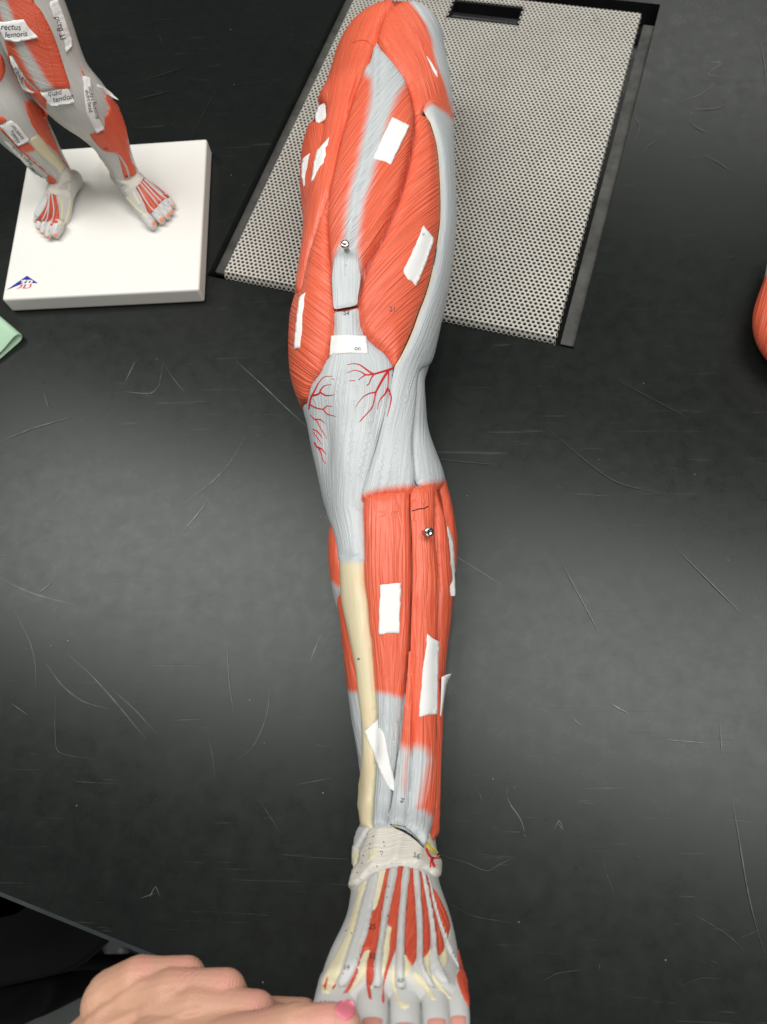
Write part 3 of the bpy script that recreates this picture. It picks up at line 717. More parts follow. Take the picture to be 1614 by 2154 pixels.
BZ = [  # row, centre height, half depth
 (118,.070,.0660),(205,.0705,.0680),(300,.0715,.0715),(400,.0725,.0738),(500,.0715,.0730),(600,.0690,.0680),(700,.0660,.0605),(800,.0625,.0555),(900,.0580,.0525),(1000,.0535,.0510),(1100,.0495,.0505),(1200,.0475,.0498),(1300,.0460,.0475),(1450,.0445,.0415),(1600,.0440,.0355),(1690,.0455,.0325),(1740,.0495,.0330),(1790,.060,.0345),(1840,.0745,.0345),(1900,.0945,.0315),(1970,.1185,.0275),(2040,.1430,.0235),(2100,.1630,.0195),(2128,.1725,.0165)]
rowv = np.arange(118, 2099, 6.0)
_L = smooth1(np.interp(rowv, *np.array(LS, float).T), 3); _R = smooth1(np.interp(rowv, *np.array(RS, float).T), 3)
_bz = np.array(BZ); _zc = smooth1(np.interp(rowv, _bz[:, 0], _bz[:, 1]), 4); _b = smooth1(np.interp(rowv, _bz[:, 0], _bz[:, 2]), 4)
_C = np.array([unproj(((l+r)/2, v), z) for l, r, v, z in zip(_L, _R, rowv, _zc)])
_a = (_R-_L)/2*depth(_C)/F*0.985
_sk = np.interp(rowv, [118, 250, 420], [0.22, 0.12, 0.0])
LG_ = Loft(_C, _a, _b, _sk)
_in = np.interp(rowv, [118, 1700, 1760, 2128], [.0028, .0028, .0004, .0004])
lv, lf = Loft(_C, _a-_in, _b-_in, _sk).closed_mesh(0.012, 0.006)
core = mesh_obj('limb_core', lv, lf, leg, 'tissue_groove_shade'); core['label'] = 'red underside of the large leg model'
_pxc = proj(lv)
set_attr(core.data, 'w', np.maximum(sstep(780, 850, _pxc[:, 1])*(1-sstep(1000, 1040, _pxc[:, 1])), sstep(1450, 1475, _pxc[:, 1])))
fibre_uv(core.data, _pxc, None, 90)
BAG.add(lv, lf)
core.data.materials.append(M['foot_grey'])
for _p in core.data.polygons:
    if min(_pxc[i][1] for i in _p.vertices) > 1765 and lv[_p.vertices[0]][2] < 0.25 and lv[_p.vertices[0]][1] < 0.0: _p.material_index = 1

def lp(name, poly, **k):
    k.setdefault('mat', 'tissue'); m = k.pop('mat')
    return patch(LG_, name, poly, leg, m, bag=BAG, **k)
def line_white(pts_soft):
    """white where below a polyline y(x); returns function of px"""
    pts, soft, below = pts_soft; X = np.array(pts, float)
    def f(P):
        y = np.interp(P[:, 0], X[:, 0], X[:, 1]); d = P[:, 1]-y
        return sstep(-soft, soft, d if below else -d)
    return f

# --- thigh
SART_R = [(830,10),(806,36),(796,65),(792,83),(783,99),(773,130),(760,154),(747,187),(736,221),(726,255),(718,281),(708,325),(700,364),(693,401),(682,434),(668,475),(656,515),(649,545),(640,586),(630,622)]
lp('adductor_muscle', [(600,262),(676,256),(688,300),(676,345),(664,390),(652,440),(640,500),(600,520)], h=0.003, w=0.03, ang=80)
lp('sartorius', SART_R+[(600,640),(596,560),(640,500),(645,440),(650,410),(658,372),(666,340),(674,305),(682,262),(686,225),(660,200),(690,120),(740,40),(790,0),(815,-12)], h=0.0045, w=0.022,
   guides=[(0, [(750,10),(716,100),(690,225),(676,312),(655,420),(640,560),(630,700)]), (26, [(785,10),(748,90),(722,190),(706,280),(690,340),(668,450),(645,560),(640,700)]), (50, [(822,0),(795,60),(760,150),(730,240),(712,325),(690,430),(670,520),(660,700)]), (-26, [(720,0),(686,90),(660,200),(648,320),(630,420),(612,560),(600,700)]), (-60, [(690,0),(640,100),(610,300),(590,500),(580,700)])])
TFL_RED = [(760,-60),(858,-40),(862,16),(876,34),(892,60),(902,88),(907,117),(912,140),(923,167),(931,193),(938,221),(952,262),(930,246),(900,226),(891,236),(880,300),(760,260)]
lp('tensor_fasciae_latae', [(838,8),(853,4),(880,0),(905,10),(960,90),(985,200),(985,262),(940,256),(915,240),(896,234),(882,246),(875,232),(868,198),(856,167),(834,137),(810,106),(796,82),(799,62),(810,36),(824,18)], h=0.0050, w=0.020,
   white=lambda P: 1-soft_poly(P, TFL_RED, 7),
   guides=[(0, [(800,75),(820,112),(850,150),(868,190),(878,235)]), (26, [(815,40),(842,85),(872,140),(890,190),(900,235)]), (52, [(840,15),(870,55),(895,110),(912,170),(925,225)]), (76, [(870,5),(905,70),(925,140),(945,220)])])
RF = [(793,87),(807,106),(830,134),(851,161),(863,191),(869,219),(873,245),(871,280),(865,315),(857,352),(847,390),(835,425),(822,456),(809,487),(794,518),(779,545),(767,570),(759,598),(754,625),(753,641),(740,646),(722,649),(703,651),(700,630),(699,600),(696,570),(692,540),(690,500),(689,460),(691,425),(695,400),(702,364),(710,325),(720,281),(728,255),(738,221),(749,187),(762,154),(775,130),(785,100)]
RF_W = [(792,80),(812,104),(840,134),(857,166),(838,198),(826,222),(817,248),(810,274),(804,300),(793,341),(784,364),(775,403),(762,437),(757,468),(752,507),(749,530),(757,572),(765,600),(760,660),(695,660),(694,610),(700,570),(710,552),(722,525),(731,507),(736,468),(741,429),(749,390),(760,351),(767,312),(775,273),(780,247),(786,213),(785,182),(774,160),(762,152),(770,125),(780,95)]
def rf_w(P):
    w = soft_poly(P, RF_W, 17)
    # the wide soft edge of the tendon, streaked along the fibres
    return np.clip(w+0.38*soft_poly(P, RF_W, 26), 0, 1)
def rf_uv_guides():
    g = []
    for k in range(-4, 20):   # chevrons: left branch slants, right branch runs almost along the muscle
        y = 150+k*34
        g.append((k*24.0, [(930, y-190), (880, y-125), (840, y-70), (800, y-18), (770+0*k, y+30), (735, y+75), (690, y+140)]))
    return g
def rf_bump(P):
    # central tendon line: a narrow raised seam down the middle
    mid = np.array([(791,110),(790,180),(788,230),(781,280),(772,330),(762,375),(752,420),(744,470),(738,510),(730,560),(728,645)], float)
    d = seg_dist(P, mid, False); return 0.0014*np.exp(-(d/5.5)**2)-0.0010*np.exp(-((d-11)/5.0)**2)+rf_drop(P)
def rf_drop(P): return -0.0060*sstep(530, 645, P[:, 1])
lp('rectus_femoris', RF, mat='tissue_pennate', h=0.0075, w=0.026, grow=-0.6, white=rf_w, guides=rf_uv_guides(), bump=rf_bump, lab='removable rectus femoris with feathered white central tendon')
lp('quadriceps_tendon', [(712,548),(721,532),(733,524),(746,532),(755,566),(757,596),(752,625),(750,640),(722,647),(705,649),(702,620),(703,585)], mat='fascia', h=0.0076, w=0.006, base=0.0064, white=rf_w, ang=91, bump=rf_drop)
VL = [(877,239),(886,244),(897,246),(906,268),(916,301),(921,338),(924,390),(925,429),(924,468),(919,507),(912,552),(905,583),(894,622),(881,656),(868,693),(854,726),(842,752),(831,770),(820,748),(805,733),(788,720),(769,701),(761,677),(757,648),(758,627),(763,602),(774,569),(789,537),(799,520),(814,490),(827,459),(840,428),(853,391),(863,352),(871,313),(877,274)]
vlg = [(k*24.0, [(960, 290+k*30), (929, 318+k*30), (895, 345+k*30), (860, 374+k*30), (820, 412+k*30), (780, 456+k*30), (740, 504+k*30)]) for k in range(-6, 16)]
lp('vastus_lateralis', VL, mat='tissue_pennate', h=0.0060, w=0.030, guides=vlg)
VM = [(690,415),(688,460),(690,500),(692,552),(697,586),(700,617),(702,652),(700,682),(697,708),(692,729),(688,748),(680,760),(671,781),(655,802),(648,823),(645,843),(628,860),(560,840),(540,700),(560,620),(600,600),(634,612),(643,582),(652,540),(659,515),(671,475),(683,440)]
vmg = [(k*20.0, [(560, 470+k*25), (610, 510+k*25), (640, 538+k*25), (670, 566+k*25), (705, 592+k*25), (740, 612+k*25)]) for k in range(-6, 15)]
lp('vastus_medialis', VM, mat='tissue_pennate', h=0.0060, w=0.028, guides=vmg)
# --- iliotibial band and knee
lp('iliotibial_band', [(891,228),(896,206),(915,205),(940,215),(985,230),(1010,400),(1010,560),(985,660),(960,730),(912,745),(896,764),(880,775),(872,790),(868,850),(863,929),(868,1000),(864,1036),(800,1040),(766,1052),(772,1015),(790,960),(806,900),(820,840),(829,790),(833,772),(845,751),(858,726),(872,693),(885,656),(898,622),(909,583),(918,544),(923,507),(928,468),(929,429),(928,390),(925,338),(920,299),(910,265)], mat='fascia', h=0.0056, w=0.012, base=0.0008, grow=3.0,
   white=lambda P: np.minimum(1-line_white(([(740,1048),(764,1043),(800,1032),(860,1024),(912,1016),(960,1010)], 13, True))(P), 1-soft_poly(P, TFL_RED, 9)),
   guides=[(0, [(905,240),(928,330),(932,450),(915,570),(880,670),(838,775),(812,900),(785,1040)]), (20, [(935,260),(946,400),(944,500),(925,600),(898,690),(858,800),(838,900),(825,1040)]), (38, [(960,300),(965,500),(945,640),(905,740),(872,830),(858,920),(858,1040)])])
lp('biceps_tendon', [(882,755),(898,722),(930,715),(985,780),(985,920),(960,1000),(920,1030),(890,1030),(872,1000),(867,940),(871,880),(875,820),(878,785)], mat='fascia', h=0.0034, w=0.014, base=-0.0012, white=lambda P: 1-line_white(([(820,1030),(860,1024),(912,1016),(980,1008)], 13, True))(P),
   guides=[(0, [(880,780),(872,880),(872,1000)]), (22, [(905,760),(893,850),(895,930),(912,1010)]), (50, [(940,760),(930,900),(950,1000)])])
KN = [(703,655),(728,652),(753,647),(758,677),(765,701),(784,721),(802,735),(818,750),(829,774),(828,800),(820,845),(806,900),(790,958),(774,1010),(764,1052),(762,1095),(764,1140),(764,1182),(740,1190),(716,1188),(710,1150),(702,1108),(690,1075),(655,1080),(615,1000),(600,900),(610,850),(646,846),(650,826),(657,804),(673,783),(682,762),(690,750),(695,730),(699,708),(702,682)]
def knee_bump(P):
    return 1.35*knee_shape(P)
def knee_shape(P):
    def g(cx, cy, sx, sy, a): return a*np.exp(-((P[:, 0]-cx)/sx)**2-((P[:, 1]-cy)/sy)**2)
    pat = g(745, 835, 48, 62, 0.0050)            # knee cap
    lig = g(735, 965, 26, 70, 0.0030)+g(728, 1070, 26, 60, 0.0022)      # patellar ligament and tuberosity
    hol = g(690, 930, 16, 60, -0.0030)+g(795, 900, 14, 60, -0.0018)
    return pat+lig+hol
lp('knee_fascia', KN, mat='fascia', h=0.0034, w=0.014, bump=knee_bump, white=1.0,
   guides=[(0, [(706,660),(703,740),(690,820),(684,900),(690,1000),(716,1150)]), (26, [(730,655),(728,740),(722,840),(716,940),(722,1060),(738,1170)]), (48, [(750,655),(752,720),(760,830),(752,940),(742,1060),(752,1170)]), (78, [(765,705),(795,760),(800,850),(780,950),(762,1040)]), (100, [(815,755),(818,830),(800,920),(776,1000)]), (-36, [(660,860),(664,930),(684,1040)])], lab='blue-grey knee with patella, fascia and fine red vessels')
# --- lower leg
lp('soleus', [(897,925),(914,972),(926,1006),(936,1042),(941,1076),(946,1120),(950,1180),(950,1245),(944,1310),(936,1400),(930,1480),(926,1560),(922,1660),(918,1740),(990,1700),(1020,1300),(1010,1050),(950,930)], h=0.0030, w=0.016, ang=86)
lp('gastrocnemius', [(703,1100),(711,1150),(716,1190),(718,1222),(720,1245),(716,1264),(718,1290),(680,1300),(620,1260),(610,1150),(650,1090)], h=0.0038, w=0.018, white=line_white(([(680,1206),(700,1216),(722,1240)], 13, True)), ang=85)
lp('flexor_muscle', [(719,1240),(722,1262),(730,1300),(738,1339),(746,1381),(752,1417),(756,1456),(761,1490),(765,1540),(767,1600),(767,1650),(720,1660),(670,1500),(640,1320),(690,1270)], h=0.0026, w=0.014, white=line_white(([(700,1440),(730,1450),(760,1458)], 11, True)), ang=79)
lp('fibularis', [(909,1016),(913,1014),(916,1020),(921,1040),(930,1072),(938,1100),(945,1150),(948,1240),(943,1300),(934,1400),(928,1480),(922,1600),(918,1700),(918,1760),(905,1775),(905,1735),(910,1690),(913,1600),(913,1500),(915,1400),(918,1300),(920,1220),(916,1160),(912,1100),(912,1050)], h=0.0040, w=0.012, guides=[(0, [(866,1030),(880,1100)]), (20, [(885,1022),(910,1110),(920,1250),(915,1400),(913,1700)]), (42, [(912,1015),(935,1110),(942,1250),(930,1420),(918,1700)])],
   white=lambda P: 1-line_white(([(820,1028),(860,1023),(912,1015),(980,1008)], 13, True))(P))
lp('tibialis_anterior', [(766,1046),(790,1036),(830,1030),(862,1026),(864,1074),(866,1136),(867,1214),(865,1279),(861,1344),(856,1409),(850,1461),(845,1510),(841,1550),(836,1590),(830,1630),(825,1680),(820,1712),(817,1740),(800,1742),(783,1743),(787,1686),(791,1634),(792,1582),(792,1517),(790,1478),(787,1440),(780,1352),(774,1305),(771,1266),(765,1227),(764,1188),(764,1136),(762,1090)], h=0.0055, w=0.018,
   white=lambda P: np.maximum(line_white(([(780,1452),(791,1455),(822,1461),(850,1470)], 13, True))(P), 1-line_white(([(740,1048),(764,1043),(800,1032),(862,1024)], 13, True))(P)),
   guides=[(0, [(766,1050),(767,1180),(774,1290),(790,1440),(793,1600),(786,1740)]), (34, [(800,1036),(800,1180),(806,1300),(818,1460),(814,1600),(803,1740)]), (68, [(840,1030),(845,1180),(842,1320),(832,1460),(826,1620),(816,1740)]), (94, [(863,1030),(867,1180),(862,1340),(846,1500)])])
EHL_W = [(842,1566),(861,1571),(866,1580),(900,1700),(852,1800),(815,1760),(818,1700),(830,1630)]
lp('extensor_hallucis', [(862,1372),(864,1420),(866,1500),(867,1556),(864,1621),(860,1673),(852,1739),(838,1737),(824,1735),(821,1727),(823,1708),(828,1674),(834,1622),(840,1586),(846,1544),(850,1500),(855,1450),(859,1405)], h=0.0058, w=0.009, base=0.0012, white=lambda P: np.clip(line_white(([(830,1562),(845,1570),(866,1582)], 26, True))(P)-0.42*soft_poly(P, [(848,1590),(856,1590),(858,1650),(850,1685),(844,1640)], 6), 0, 1), ang=92)
EXP = [(866,1030),(888,1023),(908,1018),(912,1050),(911,1100),(914,1160),(918,1220),(916,1300),(913,1400),(911,1500),(911,1600),(909,1660),(906,1707),(901,1745),(891,1779),(881,1767),(872,1757),(862,1748),(854,1742),(861,1673),(866,1621),(869,1556),(868,1500),(866,1420),(864,1375),(867,1280),(869,1214),(868,1136)]
EX_W = [(860,1571),(882,1580),(887,1598),(880,1634),(873,1673),(868,1707),(884,1722),(903,1736),(920,1800),(840,1800),(845,1650)]
lp('extensor_digitorum', EXP, h=0.0062, w=0.012, base=0.0012, white=lambda P: np.clip(np.maximum(soft_poly(P, EX_W, 24)+0.45*soft_poly(P, EX_W, 34), 1-line_white(([(820,1028),(860,1023),(912,1015),(980,1008)], 13, True))(P)), 0, 1), guides=[(0, [(868,1020),(868,1080),(869,1214),(867,1340),(869,1500),(867,1600),(858,1740)]), (22, [(884,1015),(887,1075),(893,1214),(891,1400),(889,1600),(876,1750)]), (44, [(905,1010),(909,1068),(918,1220),(913,1400),(911,1600),(899,1755)])], lab='removable long extensor plate with metal pin')
lp('tibia', [(716,1160),(740,1163),(764,1160),(764,1188),(765,1227),(771,1266),(774,1305),(780,1352),(786,1407),(789,1448),(791,1495),(792,1530),(792,1582),(791,1634),(787,1686),(783,1745),(762,1745),(764,1686),(766,1634),(766,1582),(764,1530),(759,1487),(755,1456),(751,1417),(745,1381),(737,1339),(729,1300),(721,1256),(718,1219),(716,1190)], mat='tibia', h=0.0050, w=0.011, white=lambda P: 1-sstep(1172, 1196, P[:, 1]), ang=84, lab='cream shin bone strip')
# --- pieces of the foot (zoomed tracing of the photograph)
def ZF(pts): return Z(pts, 600, 1700, 3.843)
def fp(name, pts, mat, **k):
    k.setdefault('h', 0.0012); k.setdefault('w', 5.0); k.setdefault('base', 0.00015)
    return sticker(BAG, name, ZF(pts), leg, mat, sharp=False, **k)
# big grey sheet of the instep
# toes
def toe(px0, px1, px2, z0, z1, z2, r0, r1, r2, nail=True, lab=None):
    c0, c1, c2 = unproj(px0, z0), unproj(px1, z1), unproj(px2, z2)
    t = np.linspace(0, 1, 15); C = ((1-t)**2)[:, None]*c0+(2*t*(1-t))[:, None]*c1+(t**2)[:, None]*c2
    r = np.interp(t, [0, .35, .6, .85, 1], [r0, r1, r1*0.97, r2, r2*0.72])
    L = Loft(C, r, r*0.92, None, 2.1, 28); V, Fc = L.closed_mesh(0.002, r2*0.55)
    o = mesh_obj('toe', V, Fc, leg, 'foot_grey'); BAG.add(V, Fc)
    if lab: o['label'] = lab
    if nail:
        P = L.at(np.repeat(np.linspace(9.4, 13.6, 8), 9), np.tile(np.linspace(np.pi/2-0.85, np.pi/2+0.85, 9), 8))
        nn = L.normal(np.repeat(np.linspace(9.4, 13.6, 8), 9), np.tile(np.linspace(np.pi/2-0.85, np.pi/2+0.85, 9), 8))
        e = np.array([0.0 if (i in (0, 7) or j in (0, 8)) else 1.0 for i in range(8) for j in range(9)])
        V2 = P+nn*(0.0007*e-0.0003)[:, None]; F2 = [(i*9+j, i*9+j+1, (i+1)*9+j+1, (i+1)*9+j) for i in range(7) for j in range(8)]
        mesh_obj('toenail', V2, F2, o, 'nail')
    return o
toe((712, 2070), (692, 2165), (680, 2250), .150, .186, .199, .0120, .0120, .0098, lab='big toe under the thumb')
toe((785, 2062), (783, 2135), (783, 2204), .152, .184, .190, .0086, .0090, .0074)
toe((851, 2060), (852, 2140), (852, 2216), .152, .182, .188, .0082, .0086, .0070)
toe((913, 2060), (919, 2132), (920, 2204), .150, .179, .185, .0080, .0081, .0068)
toe((955, 2058), (965, 2126), (967, 2192), .148, .174, .180, .0068, .0068, .0058)
heelC = np.array([unproj((832, 1700), .030), unproj((832, 1760), .026), unproj((832, 1830), .028), unproj((832, 1900), .045)])
_t = np.linspace(0, 3, 16); heelC = np.array([[np.interp(t, range(4), heelC[:, k]) for k in range(3)] for t in _t])
hv, hf = Loft(heelC, np.interp(_t, [0, 1, 2, 3], [.016, .024, .027, .024]), np.interp(_t, [0, 1, 2, 3], [.012, .020, .026, .022]), None, 2.0, 32).closed_mesh(0.01, 0.012)
mesh_obj('heel', hv, hf, leg, 'foot_grey')
# cream bone strips and red muscles lie between the tendons
CR = [
 [(600,640),(660,590),(665,625),(622,740),(600,850),(560,1000),(520,1120),(480,1230),(440,1350),(400,1430),(345,1515),(292,1492),(300,1400),(360,1280),(440,1130),(500,1000),(540,850),(580,720)],
 [(768,512),(822,502),(782,650),(742,800),(695,852),(703,760),(733,620)],
 [(655,1150),(685,1148),(668,1230),(655,1330),(600,1420),(545,1470),(510,1490),(560,1420),(595,1330),(615,1230)],
 [(832,958),(860,962),(850,1050),(836,1200),(800,1350),(778,1420),(783,1250),(800,1100)],
 [(963,1185),(990,1210),(1026,1287),(990,1370),(963,1372)],
 [(1172,1135),(1166,1280),(1176,1420),(1130,1320),(1114,1226)],
 [(1292,1130),(1312,1240),(1256,1312),(1239,1216)],
 [(1337,985),(1328,1060),(1348,1170),(1322,1130),(1308,1085)],
 [(880,1270),(890,1400),(900,1480),(940,1560),(1010,1600),(960,1640),(920,1590),(880,1480),(850,1390),(855,1310)],
 [(1045,1320),(1090,1345),(1150,1430),(1190,1490),(1225,1570),(1190,1560),(1130,1470),(1060,1420),(1030,1370)],
 [(1188,1345),(1220,1370),(1280,1450),(1320,1500),(1345,1550),(1310,1540),(1240,1460),(1195,1400)],
]
for k, c in enumerate(CR): fp('bone_strip', c, 'cream', h=0.0009, w=4.0)
RD = [
 [(820,488),(850,486),(813,660),(779,870),(753,1060),(722,1240),(712,1380),(690,1440),(700,1578),(674,1530),(655,1390),(662,1240),(684,1150),(640,1165),(610,1230),(590,1330),(530,1450),(455,1527),(500,1450),(560,1330),(600,1180),(640,1040),(680,900),(695,850),(740,800),(780,650)],
 [(915,470),(957,470),(932,700),(909,920),(895,1140),(862,1230),(822,1350),(797,1450),(802,1560),(775,1602),(785,1500),(800,1340),(840,1180),(852,1000),(857,965),(830,948),(850,800),(890,620)],
 [(1010,485),(1033,485),(1047,700),(1062,950),(1062,1200),(1025,1282),(968,1190),(967,1000),(985,750)],
 [(1080,505),(1103,520),(1132,700),(1162,900),(1172,1130),(1114,1226),(1111,950),(1100,740)],
 [(1130,535),(1157,560),(1192,760),(1252,980),(1287,1120),(1240,1212),(1214,1050),(1190,850)],
 [(1190,645),(1250,730),(1310,860),(1332,960),(1302,1062),(1254,950),(1214,790)],
 [(1395,1150),(1425,1250),(1470,1400),(1480,1620),(1440,1560),(1400,1450),(1383,1360),(1412,1300)],
]
RA = [105, 103, 115, 100, 88, 70, 80]
for k, c in enumerate(RD): fp('foot_muscle', c, 'foot_red', h=0.0015, w=5.0, ang=RA[k])
TD = [
 ([(690,560),(650,680),(600,860),(560,1010),(520,1140),(480,1270),(425,1410),(470,1440)], [(760,518),(742,650),(702,860),(672,1000),(622,1150),(590,1260),(535,1385)]),
 ([(850,485),(815,650),(780,870),(755,1060),(725,1230),(715,1370),(690,1460)], [(908,485),(877,680),(832,900),(802,1080),(782,1300),(780,1430)]),
 ([(955,485),(932,700),(911,920),(900,1100),(892,1300),(905,1440)], [(1010,485),(987,700),(971,950),(966,1150),(962,1300),(972,1440)]),
 ([(1035,497),(1047,700),(1062,900),(1062,1100),(1062,1240),(1085,1320),(1150,1430)], [(1082,500),(1102,740),(1112,900),(1117,1100),(1117,1240),(1150,1330),(1215,1450)]),
 ([(1100,505),(1132,700),(1162,900),(1176,1100),(1170,1250),(1200,1340),(1260,1420)], [(1134,538),(1172,760),(1202,920),(1222,1080),(1242,1230),(1280,1330),(1320,1430)]),
 ([(1150,540),(1192,750),(1232,900),(1272,1030),(1302,1130),(1350,1225)], [(1182,620),(1222,790),(1254,900),(1302,1040),(1350,1170),(1402,1290)]),
]
for l, r in TD: fp('tendon', l+r[::-1], 'foot_grey', h=0.0028, w=6.0, base=0.0003)
for pts in ([(345,1365),(330,1420),(322,1470)], [(325,1430),(310,1445)], [(408,1432),(390,1450),(383,1465)], [(470,1330),(468,1342)]):
    strand(BAG, 'vessel', ZF(pts), [2.0, 5.0, 2.5], leg, M['foot_red'], h=0.0007, step=3)

# --- ankle
sticker(BAG, 'ankle_bone', ZF([(600,150),(690,165),(640,260),(600,340),(590,420),(560,510),(543,430),(548,330),(570,220)]), leg, 'foot_grey', h=0.0022, w=7.0, base=-0.0004, sharp=False)
sticker(BAG, 'ankle_bone', ZF([(558,335),(606,345),(590,430),(572,500),(556,505),(545,430)]), leg, 'cream', h=0.0010, w=4.0, base=-0.0002, sharp=False)
sticker(BAG, 'ankle_bone', ZF([(1160,180),(1185,240),(1215,330),(1240,360),(1225,372),(1180,330),(1150,300),(1140,290)]), leg, 'cream', h=0.0014, w=4.0, base=-0.0002, sharp=False)
RET = ZF([(690,165),(740,158),(800,154),(870,158),(915,170),(960,190),(1040,240),(1110,312),(1150,348),(1200,380),(1246,420),(1242,560),(1200,570),(1160,525),(1120,503),(1060,485),(1000,475),(900,465),(830,485),(760,502),(700,532),(640,580),(580,630),(528,662),(540,580),(560,500),(600,440),(610,360),(650,270)])
def ret_lift(Q):
    x = Q[:, 0]*0.94+Q[:, 1]*0.16
    return 0.0009*np.sin(x/6.5)+0.0002*np.sin(x/3.1+1)
sticker(BAG, 'retinaculum', RET, leg, 'band', h=0.0034, w=9.0, base=-0.0004, sharp=False, white=1.0, ang=-8.0, lift=lambda Q: ret_lift(Q)*np.clip(seg_dist(Q, np.array(RET))/6, 0, 1), lab='ribbed off-white band across the ankle')
sticker(BAG, 'bone_strip', ZF([(690,345),(745,340),(740,380),(700,430),(660,445),(680,400)]), leg, 'cream', h=0.0008, w=3.0, base=0.0, sharp=False)
sticker(BAG, 'bone_strip', ZF([(860,140),(905,146),(912,165),(870,158)]), leg, 'nerve', h=0.0008, w=3.0, base=0.0, sharp=False)
strand(BAG, 'nerve', ZF([(1140,292),(1170,325),(1218,365)]), 6, leg, 'nerve', h=0.0014)
for pts, w in (([(1138,325),(1155,370),(1185,400),(1245,405)], [4, 5, 4, 3]), ([(1185,398),(1175,440),(1172,480)], [4, 2]), ([(1180,430),(1200,450),(1212,480)], [3, 2]), ([(1195,410),(1190,450),(1200,480)], [3, 1.6]), ([(1230,395),(1246,385)], [3, 2])):
    strand(BAG, 'vessel', ZF(pts), w, leg, 'artery', h=0.0009, step=3)
# dark gap under the removable extensor
strand(BAG, 'seam', ZF([(850,130),(900,160),(960,185),(1020,222),(1070,265),(1120,318)]), [2, 4, 5.5, 5, 3.5, 2], leg, 'black', h=0.0003, step=3)
# cut marks and dark grooves
strand(BAG, 'seam', [(864,1075),(874,1073),(884,1070),(892,1070),(901,1065)], [2.6, 2.0, 2.6, 2.2, 3.0], leg, 'seam', h=0.0002, step=3)
strand(BAG, 'seam', [(703,652),(728,650),(754,645)], [2.6, 2.0, 2.6], leg, 'seam', h=0.0002, step=3)
strand(BAG, 'seam', [(742,90),(760,85),(775,88),(782,96)], [1.5, 2.2, 1.5], leg, 'tissue', h=0.0016, step=3)

strand(BAG, 'fascia_edge', [(900,240),(910,268),(919,300),(924,338),(927,390),(928,429),(927,468),(922,507),(916,544),(908,583),(897,622),(884,656),(871,693),(857,726),(844,752),(833,772)], 3.2, leg, 'cream', h=0.0005, step=5)
# --- arteries of the knee
def ZK(pts): return Z(pts, 580, 500, 3.843)
AR = [
 ([(955,1055),(900,1072),(840,1090),(795,1103)], [6, 5, 4.5]), ([(795,1103),(760,1085),(720,1055),(680,1028),(630,1018),(580,1028)], [4.5, 4, 2.5, 1.5]), ([(795,1103),(730,1108),(690,1085),(640,1072),(580,1092)], [4, 3.5, 2, 1.2]),
 ([(730,1108),(700,1125),(668,1152)], [3, 1.6]), ([(795,1103),(770,1140),(755,1180),(735,1195)], [3.5, 2.5, 2.5]), ([(915,1070),(880,1120),(840,1190),(810,1250),(798,1310),(780,1370),(740,1420),(680,1485)], [6, 5.5, 5, 3.5, 3, 2.6, 2.2]),
 ([(810,1248),(760,1258),(710,1285),(675,1325),(645,1370)], [3.5, 2.6, 1.8, 1]), ([(912,1075),(912,1140),(905,1215)], [4, 2.6, 2.2]), ([(908,1215),(885,1262),(850,1300),(830,1345),(822,1390)], [6, 3.5, 2.4, 1]), ([(915,1230),(935,1290),(925,1360),(902,1445)], [4, 3, 1.4]),
 ([(270,1385),(285,1300),(320,1230),(355,1165),(395,1125),(460,1120)], [3.5, 4, 3.5, 2, 1.2]), ([(295,1278),(350,1262),(368,1225),(400,1195),(455,1188)], [5, 4, 2.4, 1.2]), ([(365,1252),(405,1275),(450,1275),(480,1268)], [3.5, 3.2, 1.2]), ([(275,1345),(320,1372),(385,1385),(415,1360),(460,1365)], [3, 3, 2.6, 1.2]), ([(385,1385),(420,1425),(490,1445)], [3, 2.2, 1]),
 ([(280,1430),(320,1468),(360,1468),(400,1500)], [1.2, 3, 2.6, 1]), ([(330,1470),(365,1540),(415,1620)], [2.6, 2, 1]), ([(300,1548),(335,1562),(380,1620)], [2, 3, 1]), ([(305,1570),(345,1625),(378,1675)], [1.5, 1.8, .8]), ([(315,1655),(335,1690),(370,1705),(410,1750)], [4, 4, 3, 1]), ([(345,1695),(365,1730),(385,1800),(405,1825)], [4, 2.4, 1.4]), ([(595,1157),(645,1157)], [1, 1.6, 1]), ([(455,1140),(475,1145)], [1, 1.4]),
]
for pts, w in AR: strand(BAG, 'vessel', ZK(pts), [x*0.92 for x in w], leg, 'artery', h=0.0006, step=3)

# --- metal pins
def pin(px, px2, r_head, r_stem):
    k = BAG.cast(px); k2 = k[0]
    tip = EYE+ray(px2)/F*(depth(k2)-0.012)
    d = tip-k2; L_ = np.linalg.norm(d); d /= L_; s = np.cross(d, [1, 0, 0]); s /= np.linalg.norm(s); u = np.cross(d, s)
    prof = [(0, r_stem), (L_*0.68, r_stem), (L_*0.70, r_stem*1.2), (L_*0.74, r_head*0.95), (L_*0.80, r_head), (L_*0.93, r_head), (L_, r_head*0.86), (L_*1.0, r_head*0.45), (L_*0.985, r_head*0.36), (L_*0.985, 0.00005)]
    V = []; n = 24
    for t, r in prof:
        for j in range(n):
            a = 2*np.pi*j/n; V.append(k2-d*0.001+d*t+(s*math.cos(a)+u*math.sin(a))*r)
    Fc = [(i*n+j, i*n+(j+1) % n, (i+1)*n+(j+1) % n, (i+1)*n+j) for i in range(len(prof)-1) for j in range(n)]
    o = mesh_obj('steel_pin', V, Fc, leg, 'steel'); return o
pin((730, 527), (725, 510), .0040, .0026)
pin((893, 1120), (905, 1119), .0040, .0025)

